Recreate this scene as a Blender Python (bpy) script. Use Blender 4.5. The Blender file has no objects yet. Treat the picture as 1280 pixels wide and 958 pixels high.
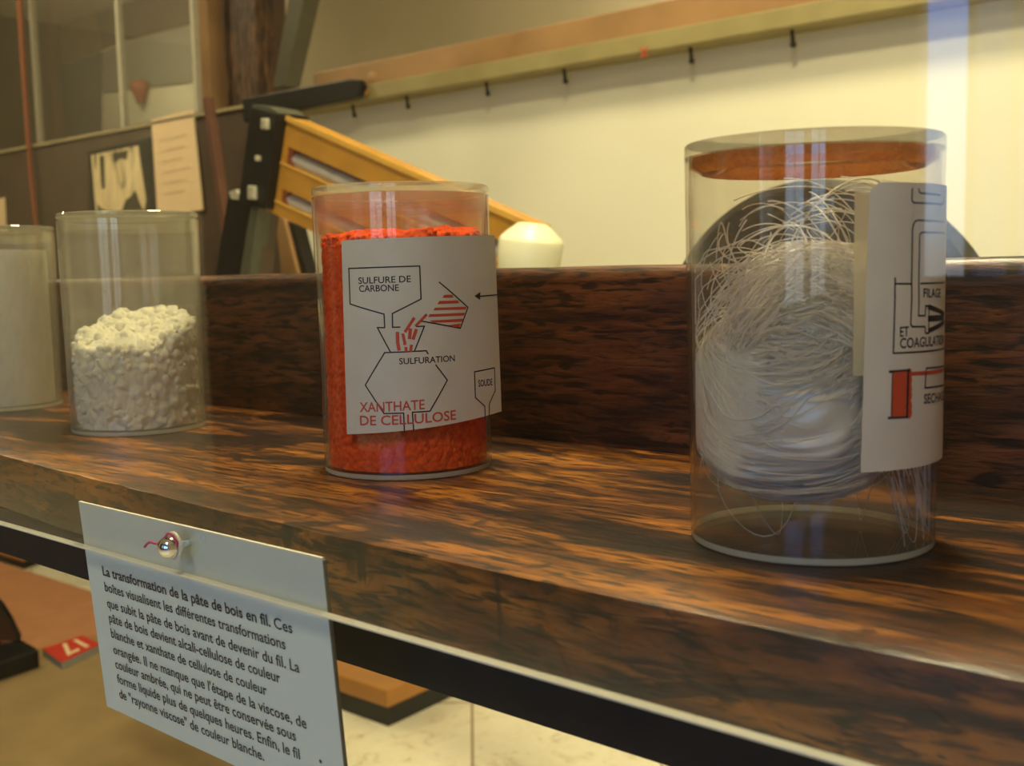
import bpy, bmesh, math, random
from mathutils import Vector, Matrix, noise

C = bpy.context.scene
COL = C.collection
PI = math.pi
random.seed(7)

# ------------------------------------------------------------------ camera
EYE = Vector((0.0, 0.0, 1.10))                 # eye height above the museum floor
FPX = 1400.0
CR = Vector((0.756903604553508, 0.6531432083512702, -0.022380411044391584))     # image right
CD = Vector((0.048621730421459966, -0.09043054623700428, -0.9947151570364754))  # image down
CF = Vector((-0.6517153218581941, 0.7518153135523951, -0.10020415941159413))    # view direction
cam_d = bpy.data.cameras.new('camera')
cam_d.sensor_fit = 'HORIZONTAL'
cam_d.sensor_width = 36.0
cam_d.lens = FPX / 1280.0 * 36.0
cam_d.clip_start = 0.02
cam_d.clip_end = 100
cam_d.dof.use_dof = True
cam_d.dof.focus_distance = 0.44
cam_d.dof.aperture_fstop = 20.0
cam = bpy.data.objects.new('camera', cam_d)
COL.objects.link(cam)
M = Matrix.Identity(4)
for i in range(3):
    M[i][0] = CR[i]; M[i][1] = -CD[i]; M[i][2] = -CF[i]; M[i][3] = EYE[i]
cam.matrix_world = M
C.camera = cam

# ------------------------------------------------------------------ view, sky, lamps
C.view_settings.view_transform = 'Standard'
C.view_settings.look = 'None'
C.view_settings.gamma = 1.0
C.view_settings.exposure = 0.0
C.view_settings.use_curve_mapping = False
C.cycles.max_bounces = 14
C.cycles.transparent_max_bounces = 40
C.cycles.glossy_bounces = 5
C.cycles.diffuse_bounces = 4
C.cycles.sample_clamp_indirect = 6.0
C.cycles.caustics_reflective = False
C.cycles.caustics_refractive = False

wd = bpy.data.worlds.new('sky'); C.world = wd; wd.use_nodes = True
nt = wd.node_tree; nt.nodes.clear()
w_out = nt.nodes.new('ShaderNodeOutputWorld'); w_bg = nt.nodes.new('ShaderNodeBackground')
w_tc = nt.nodes.new('ShaderNodeTexCoord'); w_sep = nt.nodes.new('ShaderNodeSeparateXYZ'); w_rmp = nt.nodes.new('ShaderNodeValToRGB')
nt.links.new(w_tc.outputs['Generated'], w_sep.inputs[0])
nt.links.new(w_sep.outputs['Z'], w_rmp.inputs[0])
nt.links.new(w_rmp.outputs[0], w_bg.inputs[0]); nt.links.new(w_bg.outputs[0], w_out.inputs[0])
e = w_rmp.color_ramp.elements
e[0].position = 0.0; e[0].color = (0.30, 0.33, 0.36, 1)
e[1].position = 0.45; e[1].color = (0.05, 0.24, 0.80, 1)
for p, c in ((0.03, (0.34, 0.46, 0.60, 1)), (0.10, (0.19, 0.42, 0.76, 1)), (0.20, (0.07, 0.29, 0.86, 1))):
    k = e.new(p); k.color = c
w_bg.inputs[1].default_value = 6.4

def lamp(name, loc, size, power, color, target):
    d = bpy.data.lights.new(name, 'AREA'); d.shape = 'DISK'; d.size = size; d.energy = power; d.color = color
    o = bpy.data.objects.new(name, d); COL.objects.link(o); o.location = loc
    o.rotation_euler = (Vector(target) - Vector(loc)).to_track_quat('-Z', 'Y').to_euler()
    return o
WARM = (1.0, 0.88, 0.52)
lamp('ceiling_or_fill_lamp', (-0.85, 1.15, 3.0), 0.45, 43, WARM, (-1.0, 1.5, 1.0))
lamp('ceiling_or_fill_lamp', (-0.35, 0.40, 2.9), 0.30, 44, WARM, (-0.40, 0.33, 1.0))
lamp('ceiling_or_fill_lamp', (0.25, -1.0, 2.6), 0.40, 14, (1.0, 0.82, 0.50), (-0.4, 0.33, 1.05))  # unseen fill lamp, added to warm the label and jar fronts
lamp('ceiling_or_fill_lamp', (-2.6, 3.5, 2.95), 0.60, 25, WARM, (-2.4, 4.6, 1.3))
lamp('ceiling_or_fill_lamp', (-7.0, 3.7, 2.95), 0.50, 13, WARM, (-7.4, 4.8, 1.6))  # unseen fill lamp, added to brighten the boards on the far wall
lamp('ceiling_or_fill_lamp', (-4.2, 0.9, 2.95), 0.35, 26, WARM, (-4.0, 2.2, 1.3))  # unseen fill lamp, added to brighten the papers on the dark wall
lamp('ceiling_or_fill_lamp', (-5.2, -1.4, 2.95), 0.50, 40, (1.0, 0.86, 0.55), (-5.6, -3.2, 1.4))  # unseen lamp added to light the cream wall for its reflection in the pane

# ------------------------------------------------------------------ geometry helpers
def ray(px, py):
    return CR * ((px - 640) / FPX) + CD * ((py - 479) / FPX) + CF
def at_y(px, py, y):
    v = ray(px, py); return EYE + v * (y / v.y)
def at_z(px, py, z):
    v = ray(px, py); return EYE + v * ((z - EYE.z) / v.z)
def project(P):
    d = Vector(P) - EYE
    return (640 + FPX * d.dot(CR) / d.dot(CF), 479 + FPX * d.dot(CD) / d.dot(CF))

class MB:
    def __init__(s): s.v = []; s.f = []; s.smooth = False
    def add(s, vs, fs):
        n = len(s.v); s.v += [tuple(v) for v in vs]; s.f += [tuple(i + n for i in f) for f in fs]; return s
    def box(s, x0, x1, y0, y1, z0, z1):
        return s.add([(x0,y0,z0),(x1,y0,z0),(x1,y1,z0),(x0,y1,z0),(x0,y0,z1),(x1,y0,z1),(x1,y1,z1),(x0,y1,z1)],
                     [(0,3,2,1),(4,5,6,7),(0,1,5,4),(1,2,6,5),(2,3,7,6),(3,0,4,7)])
    def prism(s, pts, vec):
        n = len(pts); q = [Vector(p) for p in pts]; vec = Vector(vec)
        return s.add(q + [p + vec for p in q], [tuple(range(n)), tuple(reversed(range(n, 2*n)))] +
                     [(i, i + n, (i+1) % n + n, (i+1) % n) for i in range(n)])
    def tube(s, pts, r, n=8, cap=True):
        pts = [Vector(p) for p in pts]; m = len(pts); up = Vector((0.13, 0.27, 0.95)); vs = []
        for i, p in enumerate(pts):
            t = (pts[min(i+1, m-1)] - pts[max(i-1, 0)]).normalized()
            a = t.cross(up)
            if a.length < 1e-3: a = t.cross(Vector((1, 0, 0)))
            a.normalize(); b = t.cross(a); 
            rr = r[i] if isinstance(r, (list, tuple)) else r
            for k in range(n):
                g = 2*PI*k/n; vs.append(p + (a*math.cos(g) + b*math.sin(g)) * rr)
        fs = [(i*n+k, i*n+(k+1) % n, (i+1)*n+(k+1) % n, (i+1)*n+k) for i in range(m-1) for k in range(n)]
        if cap: fs += [tuple(reversed(range(n))), tuple(range((m-1)*n, m*n))]
        return s.add(vs, fs)
    def lathe(s, prof, c, axis=(0,0,1), n=96, closed=False):
        # prof: (radius, height) along axis from c; radius 0 allowed at ends
        ax = Vector(axis).normalized(); a = ax.orthogonal().normalized(); b = ax.cross(a); c = Vector(c)
        vs = []; idx = []
        for r, h in prof:
            if r < 1e-7: idx.append([len(vs)]); vs.append(c + ax*h)
            else:
                idx.append(list(range(len(vs), len(vs)+n)))
                vs += [c + ax*h + (a*math.cos(2*PI*k/n) + b*math.sin(2*PI*k/n))*r for k in range(n)]
        fs = []; m = len(prof)
        for i in range(m if closed else m-1):
            A, B = idx[i], idx[(i+1) % m]
            for k in range(n):
                k2 = (k+1) % n
                if len(A) == 1 and len(B) == 1: continue
                if len(A) == 1: fs.append((A[0], B[k2], B[k]))
                elif len(B) == 1: fs.append((A[k], A[k2], B[0]))
                else: fs.append((A[k], A[k2], B[k2], B[k]))
        return s.add(vs, fs)
    def grid(s, rows):
        m = len(rows); n = len(rows[0])
        return s.add([p for r in rows for p in r], [(i*n+k, i*n+k+1, (i+1)*n+k+1, (i+1)*n+k) for i in range(m-1) for k in range(n-1)])
    def build(s, name, mat, parent=None, smooth=False, bevel=0.0, kind=None, seg=2, normals=True):
        me = bpy.data.meshes.new(name)
        off = parent.matrix_world.translation if parent else Vector((0,0,0))
        me.from_pydata([tuple(Vector(v) - off) for v in s.v], [], s.f); me.update()
        if normals:
            b = bmesh.new(); b.from_mesh(me); bmesh.ops.recalc_face_normals(b, faces=b.faces); b.to_mesh(me); b.free()
        for m_ in (mat if isinstance(mat, (list, tuple)) else [mat]): me.materials.append(m_)
        o = bpy.data.objects.new(name, me); COL.objects.link(o)
        if parent: o.parent = parent
        if smooth:
            for p in me.polygons: p.use_smooth = True
            if smooth == 'auto':
                b = bmesh.new(); b.from_mesh(me)
                for ed in b.edges:
                    if len(ed.link_faces) == 2 and ed.calc_face_angle(0) > 0.6: ed.smooth = False
                b.to_mesh(me); b.free()
        if bevel:
            md = o.modifiers.new('bevel', 'BEVEL'); md.width = bevel; md.segments = seg; md.limit_method = 'ANGLE'; md.angle_limit = 0.6
        if kind: o['kind'] = kind
        return o

def tag(o, label, cat, group=None, kind=None):
    o['label'] = label; o['category'] = cat
    if group: o['group'] = group
    if kind: o['kind'] = kind
    return o
def thing(name, loc, label, cat, group=None):
    o = bpy.data.objects.new(name, None); COL.objects.link(o); o.location = loc; o.empty_display_size = 0.02
    o.matrix_world = Matrix.Translation(Vector(loc))
    return tag(o, label, cat, group)

# ------------------------------------------------------------------ materials
def new_mat(name):
    m = bpy.data.materials.new(name); m.use_nodes = True; t = m.node_tree; t.nodes.clear()
    o = t.nodes.new('ShaderNodeOutputMaterial'); return m, t, o
def N(t, kind, **kw):
    n = t.nodes.new(kind)
    for k, v in kw.items():
        if hasattr(n, k): setattr(n, k, v)
        else: n.inputs[k.replace('_', ' ')].default_value = v
    return n
def ramp(t, fac, stops, interp='LINEAR'):
    r = t.nodes.new('ShaderNodeValToRGB'); r.color_ramp.interpolation = interp; el = r.color_ramp.elements
    el[0].position, el[0].color = stops[0][0], (*stops[0][1], 1)
    el[1].position, el[1].color = stops[-1][0], (*stops[-1][1], 1)
    for p, c in stops[1:-1]:
        k = el.new(p); k.color = (*c, 1)
    t.links.new(fac, r.inputs[0]); return r.outputs[0]
def coords(t, scale=(1,1,1), rot=(0,0,0), loc=(0,0,0)):
    tc = t.nodes.new('ShaderNodeTexCoord'); mp = t.nodes.new('ShaderNodeMapping')
    mp.inputs['Scale'].default_value = scale; mp.inputs['Rotation'].default_value = rot; mp.inputs['Location'].default_value = loc
    t.links.new(tc.outputs['Object'], mp.inputs[0]); return mp.outputs[0]
def mixc(t, f, a, b, mode='MIX'):
    m = t.nodes.new('ShaderNodeMix'); m.data_type = 'RGBA'; m.blend_type = mode
    for sock, v in ((m.inputs[0], f), (m.inputs[6], a), (m.inputs[7], b)):
        if hasattr(v, 'links'): t.links.new(v, sock)
        else: sock.default_value = v if isinstance(v, (int, float)) else (*v, 1)
    return m.outputs[2]
def paint(name, col, rough=0.5, metal=0.0, var=0.12, scale=40, bump=0.0, spec=0.5, col2=None, coat=0.0):
    m, t, o = new_mat(name); b = t.nodes.new('ShaderNodeBsdfPrincipled')
    tx = N(t, 'ShaderNodeTexNoise', Scale=scale, Detail=5.0); t.links.new(coords(t), tx.inputs['Vector'])
    c2 = col2 or tuple(c * (1 - var) for c in col)
    cl = ramp(t, tx.outputs['Fac'], [(0.35, c2), (0.65, col)])
    t.links.new(cl, b.inputs['Base Color']); b.inputs['Roughness'].default_value = rough; b.inputs['Metallic'].default_value = metal
    b.inputs['Specular IOR Level'].default_value = spec; b.inputs['Coat Weight'].default_value = coat
    if bump:
        bp = N(t, 'ShaderNodeBump', Strength=bump, Distance=0.002); t.links.new(tx.outputs['Fac'], bp.inputs['Height']); t.links.new(bp.outputs[0], b.inputs['Normal'])
    t.links.new(b.outputs[0], o.inputs[0]); return m
def wood(name, dark, mid, light, scale, patch=6.0, patch_pos=(0.42, 0.56), rough=0.35, coat=0.4, bump=0.25, dash=None, patch_col=(0.12, 0.095, 0.09), cracks=False):
    m, t, o = new_mat(name); b = t.nodes.new('ShaderNodeBsdfPrincipled')
    def nz(sc, loc=(0,0,0), detail=6.0, rg=0.6, dist=0.0):
        n = N(t, 'ShaderNodeTexNoise', Scale=1.0, Detail=detail, Roughness=rg, Distortion=dist); t.links.new(coords(t, sc, loc=loc), n.inputs['Vector']); return n.outputs['Fac']
    g = nz(scale, dist=0.6)
    c = ramp(t, g, [(0.34, dark), (0.46, mid), (0.62, light)])
    pa = nz((patch*0.5, patch*1.5, patch*1.5), (1.7, 0.4, 0.2), 9.0, 0.68, 1.0)      # dark old stains with ragged edges
    c = mixc(t, 1.0, c, ramp(t, pa, [(patch_pos[0], patch_col), (patch_pos[1], (1, 1, 1))]), 'MULTIPLY')
    ds = dash or (scale[0]*4, scale[1]*5, scale[2]*5)
    d1 = nz(ds, (0.3, 0.1, 0.7), 3.0, 0.55, 0.4)                                     # open pores
    c = mixc(t, 1.0, c, ramp(t, d1, [(0.39, (0.12, 0.10, 0.09)), (0.49, (1, 1, 1)), (0.75, (1.0, 0.95, 0.9))]), 'MULTIPLY')
    d2 = nz((ds[0]*0.35, ds[1]*0.6, ds[2]*0.6), (2.3, 1.1, 0.2), 4.0, 0.6, 0.8)
    c = mixc(t, 1.0, c, ramp(t, d2, [(0.37, (0.20, 0.17, 0.16)), (0.45, (1, 1, 1))]), 'MULTIPLY')
    if cracks:
        ck = nz((95, 40, 16), (5.1, 0.2, 0.9), 3.0, 0.5, 0.5)
        c = mixc(t, 1.0, c, ramp(t, ck, [(0.30, (0.25, 0.23, 0.22)), (0.36, (1, 1, 1))]), 'MULTIPLY')
    t.links.new(c, b.inputs['Base Color'])
    b.inputs['Roughness'].default_value = rough; b.inputs['Coat Weight'].default_value = coat; b.inputs['Coat Roughness'].default_value = 0.2
    bp = N(t, 'ShaderNodeBump', Strength=bump, Distance=0.0010); t.links.new(d1, bp.inputs['Height']); t.links.new(bp.outputs[0], b.inputs['Normal'])
    t.links.new(b.outputs[0], o.inputs[0]); return m
def clear(name, tint=(1,1,1), boost=1.0, haze=0.0, haze_col=(0.8,0.78,0.65), streak=0.0, rough=0.0, stain=None):
    # thin clear plastic or glass: straight-through light plus angle-dependent mirror reflection, with a little cloudy plastic in it
    m, t, o = new_mat(name)
    ge = t.nodes.new('ShaderNodeNewGeometry')
    dp = t.nodes.new('ShaderNodeVectorMath'); dp.operation = 'DOT_PRODUCT'
    t.links.new(ge.outputs['Normal'], dp.inputs[0]); t.links.new(ge.outputs['Incoming'], dp.inputs[1])
    def mth(op, a, b=None):
        n = t.nodes.new('ShaderNodeMath'); n.operation = op
        for i, v in enumerate((a, b)):
            if v is None: continue
            if hasattr(v, 'links'): t.links.new(v, n.inputs[i])
            else: n.inputs[i].default_value = v
        n.use_clamp = op in ('SUBTRACT', 'MULTIPLY_ADD'); return n.outputs[0]
    c = mth('ABSOLUTE', dp.outputs['Value'])
    f = mth('POWER', mth('SUBTRACT', 1.0, c), 5.0)
    f = mth('ADD', mth('MULTIPLY', f, 0.96*boost), 0.04*boost); f = mth('MINIMUM', f, 0.9)
    tr = t.nodes.new('ShaderNodeBsdfTransparent'); tr.inputs[0].default_value = (*tint, 1)
    gl = t.nodes.new('ShaderNodeBsdfGlossy'); gl.inputs['Roughness'].default_value = rough
    di = t.nodes.new('ShaderNodeBsdfDiffuse'); tl = t.nodes.new('ShaderNodeBsdfTranslucent')
    ad = t.nodes.new('ShaderNodeMixShader'); ad.inputs[0].default_value = 0.5
    t.links.new(di.outputs[0], ad.inputs[1]); t.links.new(tl.outputs[0], ad.inputs[2])
    di.inputs[0].default_value = (*haze_col, 1); tl.inputs[0].default_value = (*haze_col, 1)
    hz = t.nodes.new('ShaderNodeMixShader'); t.links.new(tr.outputs[0], hz.inputs[1]); t.links.new(ad.outputs[0], hz.inputs[2])
    hz.inputs[0].default_value = haze
    if streak:
        tx = N(t, 'ShaderNodeTexNoise', Scale=1.0, Detail=6.0, Roughness=0.6, Distortion=1.2); t.links.new(coords(t, (75, 75, 22)), tx.inputs['Vector'])
        r = ramp(t, tx.outputs['Fac'], [(0.40, (haze,)*3), (0.72, (haze+streak,)*3)])
        t.links.new(r, hz.inputs[0])
    if stain:                                       # dust of the contents clinging above a height
        z0, z1, amt, scol = stain
        tc = t.nodes.new('ShaderNodeTexCoord'); sp = t.nodes.new('ShaderNodeSeparateXYZ'); t.links.new(tc.outputs['Object'], sp.inputs[0])
        tx = N(t, 'ShaderNodeTexNoise', Scale=55.0, Detail=6.0, Roughness=0.65); t.links.new(tc.outputs['Object'], tx.inputs['Vector'])
        jit = mth('ADD', sp.outputs['Z'], mth('MULTIPLY', mth('SUBTRACT', tx.outputs['Fac'], 0.3), 0.045))
        mr = t.nodes.new('ShaderNodeMapRange'); t.links.new(jit, mr.inputs[0])
        for i, v in enumerate((z0, z1, haze, haze + amt)): mr.inputs[i+1].default_value = v
        t.links.new(mr.outputs[0], hz.inputs[0])
        di.inputs[0].default_value = (*scol, 1); tl.inputs[0].default_value = (*scol, 1)
    mx = t.nodes.new('ShaderNodeMixShader'); t.links.new(f, mx.inputs[0]); t.links.new(hz.outputs[0], mx.inputs[1]); t.links.new(gl.outputs[0], mx.inputs[2])
    t.links.new(mx.outputs[0], o.inputs[0]); return m

m_shelf = wood('oak shelf', (0.018, 0.0055, 0.0012), (0.098, 0.029, 0.0042), (0.30, 0.108, 0.012), (9, 62, 50), patch=9, patch_pos=(0.475, 0.525), rough=0.36, coat=0.12, bump=0.4, dash=(70, 520, 400), cracks=True)
m_rail = wood('oak back rail', (0.022, 0.006, 0.002), (0.066, 0.019, 0.005), (0.125, 0.040, 0.009), (14, 100, 80), patch=14, patch_pos=(0.38, 0.48), rough=0.45, coat=0.15, bump=0.4, dash=(62, 420, 380))
m_apron = paint('black stained apron', (0.012, 0.006, 0.003), 0.8, var=0.5, scale=60)
m_pane = clear('display glass', (0.985, 0.99, 0.985), 1.0)
m_edge = paint('polished glass edge', (0.62, 0.60, 0.50), 0.35, var=0.08)
m_windowglass = clear('window glass', (1, 1, 1), 0.6)
m_jar = clear('clear jar plastic', (0.975, 0.965, 0.94), 1.0, haze=0.05, haze_col=(0.75, 0.68, 0.48))
m_jar_orange = clear('dusty jar plastic', (0.985, 0.97, 0.95), 1.0, haze=0.03, stain=(0.106, 0.121, 0.20, (0.86, 0.44, 0.30)))
m_jar_cloudy = clear('clouded jar plastic', (0.97, 0.965, 0.92), 1.0, haze=0.11, haze_col=(0.82, 0.79, 0.66), streak=0.12)
m_base = clear('clear base plastic', (0.97, 0.96, 0.90), 0.8, haze=0.05, haze_col=(0.8, 0.76, 0.55))
m_basering = clear('thick yellowed plastic', (0.93, 0.90, 0.76), 1.0, haze=0.85, haze_col=(0.86, 0.82, 0.60))
m_lid_clear = clear('grey lid plastic', (0.93, 0.91, 0.86), 1.0, haze=0.12, haze_col=(0.45, 0.41, 0.33))
m_lid_frost = clear('frosted lid plastic', (0.98, 0.97, 0.93), 1.0, haze=0.18, haze_col=(0.78, 0.74, 0.54))
m_glue = clear('old brown glue', (0.80, 0.46, 0.16), 1.0, haze=0.22, haze_col=(0.72, 0.36, 0.09), streak=0.7)
m_label = paint('label paper', (0.68, 0.63, 0.49), 0.55, var=0.06, scale=60)
m_ink = paint('black ink', (0.018, 0.014, 0.018), 0.5)
m_red = paint('red ink', (0.60, 0.075, 0.028), 0.55)
m_tape = clear('yellowed tape', (0.98, 0.93, 0.74), 1.0, haze=0.75, haze_col=(0.95, 0.86, 0.55))
m_sign = paint('bluish white sign card', (0.49, 0.575, 0.55), 0.4, var=0.04, scale=20)
m_chrome = paint('chrome', (0.85, 0.85, 0.84), 0.12, metal=1.0, var=0.03)
m_black = paint('black paint', (0.010, 0.010, 0.010), 0.42, var=0.4)
m_white_panel = paint('cream wall panel', (0.84, 0.80, 0.62), 0.6, var=0.04, scale=3)

# ------------------------------------------------------------------ room shell
X0, X1, YB, YF, ZC = -9.0, 3.2, -3.2, 4.8, 3.2
def tile_mat():
    m, t, o = new_mat('speckled floor tile'); b = t.nodes.new('ShaderNodeBsdfPrincipled')
    a = math.radians(-43)
    v = coords(t, (1,1,1), rot=(0,0,a), loc=(0.02, 0.16, 0))
    br = t.nodes.new('ShaderNodeTexBrick'); t.links.new(v, br.inputs['Vector']); br.offset = 0.0
    br.inputs['Scale'].default_value = 1.0; br.inputs['Brick Width'].default_value = 0.42; br.inputs['Row Height'].default_value = 0.42; br.inputs['Mortar Size'].default_value = 0.0035
    tx = N(t, 'ShaderNodeTexNoise', Scale=14.0, Detail=6.0, Roughness=0.65, Distortion=1.5); t.links.new(v, tx.inputs['Vector'])
    c = ramp(t, tx.outputs['Fac'], [(0.30, (0.50, 0.40, 0.24)), (0.44, (0.78, 0.72, 0.53)), (0.7, (0.85, 0.80, 0.62))])
    c = mixc(t, br.outputs['Fac'], c, (0.30, 0.24, 0.14))
    t.links.new(c, b.inputs['Base Color']); b.inputs['Roughness'].default_value = 0.35
    t.links.new(b.outputs[0], o.inputs[0]); return m
m_plaster = paint('beige plaster', (0.60, 0.50, 0.33), 0.8, var=0.08, scale=3)
m_cream = paint('cream plaster', (0.72, 0.66, 0.50), 0.8, var=0.06, scale=3)
m_brownwall = paint('brown wall', (0.075, 0.046, 0.026), 0.7, var=0.25, scale=5)
m_ceiling = paint('ceiling plaster', (0.62, 0.56, 0.44), 0.85, var=0.05, scale=3)
MB().box(X0, X1, YB, YF, -0.1, 0.0).build('floor', tile_mat(), kind='structure')
MB().box(X0, X1, YB, YF, ZC, ZC+0.1).build('ceiling', m_ceiling, kind='structure')
MB().box(X0-0.1, X0, YB, YF, 0, ZC).build('wall_left', m_brownwall, kind='structure')
MB().box(X1, X1+0.1, YB, YF, 0, ZC).build('wall_right', m_plaster, kind='structure')
MB().box(X0, X1, YF, YF+0.1, 0, ZC).build('wall_back', m_plaster, kind='structure')
# wall behind the camera: openings for one reflected window and two added unseen for blue fill light, a cream stretch of wall far along it
m_bw = [m_brownwall, m_cream]
wins = [(-1.404, -0.62, 1.02, 2.45), (0.05, 1.15, 0.85, 2.45), (1.55, 2.65, 0.85, 2.45)]
wb = MB(); xs = X0
xa = -5.35
MB().box(X0, xa, YB-0.12, YB, 0, ZC).build('wall_front_cream', m_cream, kind='structure')
cur = xa
for a_, b_, z0, z1 in wins:
    wb.box(cur, a_, YB-0.12, YB, 0, ZC); wb.box(a_, b_, YB-0.12, YB, 0, z0); wb.box(a_, b_, YB-0.12, YB, z1, ZC); cur = b_
wb.box(cur, X1, YB-0.12, YB, 0, ZC)
wb.build('wall_front', m_brownwall, kind='structure')
m_winframe = paint('window frame', (0.55, 0.50, 0.42), 0.5)
for i, (a_, b_, z0, z1) in enumerate(wins):
    f = MB(); w = 0.03; y0, y1 = YB-0.09, YB-0.03
    f.box(a_, a_+0.012, y0, y1, z0, z1).box(b_-w, b_, y0, y1, z0, z1).box(a_+0.012, b_-w, y0, y1, z0, z0+w).box(a_+0.012, b_-w, y0, y1, z1-w, z1)
    ms = ((-1.24, -1.222), (-1.115, -1.085)) if i == 0 else (((a_+b_)/2-0.02, (a_+b_)/2+0.02),)
    for p, q in ms: f.box(p, q, y0, y1, z0+w, z1-w)
    wo = f.build('window_%d' % (i+1), m_winframe, kind='structure')  # only the first shows in the pane; the others are added light openings
    MB().box(a_+0.012, b_-w, YB-0.063, YB-0.058, z0+w, z1-w).build('window_pane', m_windowglass, wo, kind='structure')

def outside_x(x): return x * (5.1 + 0.4) / (3.2 + 0.4)      # straight on through the window as seen in the glass pane
MB().box(outside_x(-1.235), 0.2, -5.3, -5.1, 0, 3.4).build('exterior_wall', m_cream, kind='structure')

floor_shade = [at_z(x, y, 0.0) for x, y in ((330, 742), (330, 1300), (-500, 1300), (-500, 742))]
MB().prism([Vector((p.x, p.y, 0)) for p in floor_shade], (0, 0, 0.0015)).build('floor_shade_slab', paint('brown lino', (0.34, 0.235, 0.105), 0.5, var=0.15, scale=9), kind='structure')  # flat brown slab standing in for shade on the left of the tiles

# ------------------------------------------------------------------ the partition with its beam, behind the shelf
YP = 2.2
Z = lambda dz: EYE.z + dz
XL = -2.72                                        # where the cream panel ends and the dark wall starts
MB().box(XL, 1.6, YP, YP+0.06, 0.0, Z(0.475)).build('wall_partition', m_white_panel, kind='structure')
MB().box(-7.6, XL, YP, YP+0.06, 0.0, Z(0.545)).build('wall_partition_dark', m_brownwall, kind='structure')
m_beam = paint('orange varnished beam', (0.40, 0.225, 0.095), 0.5, var=0.2, scale=8, bump=0.1)
m_strip = paint('pale beam strip', (0.33, 0.27, 0.115), 0.55, var=0.15, scale=12)
m_brass = paint('brass', (0.9, 0.5, 0.16), 0.2, metal=1.0)
m_peg = paint('dark iron', (0.035, 0.028, 0.018), 0.5)
t_ = thing('wooden_beam', (-1.0, YP, Z(0.475)), 'long varnished orange-brown wooden beam along the top of the cream partition', 'beam')
MB().box(-2.62, 1.6, YP-0.035, YP+0.075, Z(0.517), Z(0.587)).build('beam_board', m_beam, t_, bevel=0.004)
MB().box(-2.72, 1.6, YP-0.075, YP+0.075, Z(0.475), Z(0.516)).build('lower_strip', m_strip, t_, bevel=0.003)
for px, py in ((441, 135), (508, 121), (608, 107), (705, 92), (863, 67), (990, 45)):
    p = at_y(px, py, YP-0.045)
    zt = Z(0.475)
    MB().lathe([(0, 0), (0.0042, 0), (0.0042, 0.024), (0.0065, 0.026), (0.0060, 0.034), (0, 0.036)], (p.x, p.y, zt), (0, 0.18, -1), n=12).build('peg', m_peg, t_, smooth='auto')
p = at_y(463, 106, YP-0.04)
MB().lathe([(0, 0), (0.022, 0), (0.022, 0.003), (0.014, 0.007), (0.014, 0.012), (0.0, 0.016)], (p.x+0.004, YP-0.0345, p.z+0.014), (0, -1, 0), n=24).build('catch_plate', m_beam, t_, smooth='auto')
p = at_y(459, 115, YP-0.083)
MB().lathe([(0, -0.007), (0.006, -0.004), (0.008, 0), (0.006, 0.004), (0.003, 0.007), (0.003, 0.012), (0, 0.012)], (p.x, YP-0.086, p.z), (0, 1, 0), n=20).build('brass_knob', m_brass, t_, smooth='auto')
p = at_y(805, 65, YP-0.0765)
xm = MB()
for s in (-1, 1):
    xm.prism([(p.x-0.011, p.y, p.z-s*0.010), (p.x-0.008, p.y, p.z-s*0.012), (p.x+0.011, p.y, p.z+s*0.010), (p.x+0.008, p.y, p.z+s*0.012)], (0, 0.001, 0))
xm.build('red_cross_mark', m_red, t_)
# black bar running left from the beam, in front of its lower strip
YB_ = YP-0.10
a_ = at_y(452, 95, YB_); b_ = at_y(446, 121, YB_); l0 = at_y(330, 118, YB_); l1 = at_y(330, 147, YB_)
MB().prism([l0 + (l0-a_)*0.25, a_ + Vector((-0.05, 0, -0.001)), a_ + Vector((-0.012, 0, -0.008)), a_ + Vector((0, 0, -0.026)), b_, l1 + (l1-b_)*0.25], (0, 0.022, 0)).build('black_bar', m_black, bevel=0.003)
tag(bpy.data.objects['black_bar'], 'short black bar fixed on the left end of the orange-brown beam', 'bar')
# thin pale ledge on the dark wall, glass screen standing on it
MB().box(-7.6, -2.735, YP-0.012, YP+0.07, Z(0.531), Z(0.540)).build('trim_1', paint('pale ledge', (0.44, 0.36, 0.20), 0.5), kind='structure')
m_screen = clear('screen glass', (0.97, 0.97, 0.95), 1.6, haze=0.05, haze_col=(0.6, 0.55, 0.4))
m_screenedge = paint('screen edge', (0.55, 0.50, 0.38), 0.4)
xs = [-7.5] + [at_y(px, 90, YP+0.03).x for px in (46, 153, 247)]
t_ = thing('glass_screen', (-4.6, YP+0.03, Z(0.545)), 'clear glass screen with thin upright edges standing on the dark wall', 'screen')
for i in range(3):
    MB().box(xs[i]+0.004, xs[i+1]-0.004, YP+0.027, YP+0.033, Z(0.545), Z(1.6)).build('glass_sheet', m_screen, t_)
    MB().box(xs[i+1]-0.012, xs[i+1]+0.006, YP+0.02, YP+0.04, Z(0.545), Z(1.6)).build('upright_edge', m_screenedge, t_)
# papers and photograph on the dark wall
def slab(name, pts, y, th, mat, parent=None, bevel=0.0, lift=0.0):
    q = [at_y(px, py, y) for px, py in pts]
    return MB().prism(q, (0, th, 0)).build(name, mat, parent, bevel=bevel)
m_paper = paint('yellowed paper', (0.86, 0.62, 0.36), 0.7, var=0.05, scale=10)
o = slab('paper_sheet', [(189, 150), (240, 137), (253, 262), (197, 272)], YP-0.012, 0.006, m_paper)
tag(o, 'tall cream paper sheet pinned on the dark wall beside the old photograph', 'paper')
q = lambda u, v: at_y(189 + (240-189)*u + 13*v*u + 8*v*(1-u), (150-13*u)*(1-v) + (272-10*u)*v, YP-0.0135)
ln = MB()
for k in range(6):
    v = 0.22 + 0.11*k
    ln.prism([q(0.18, v), q(0.8-0.08*(k % 3), v), q(0.8-0.08*(k % 3), v+0.018), q(0.18, v+0.018)], (0, 0.001, 0))
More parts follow.
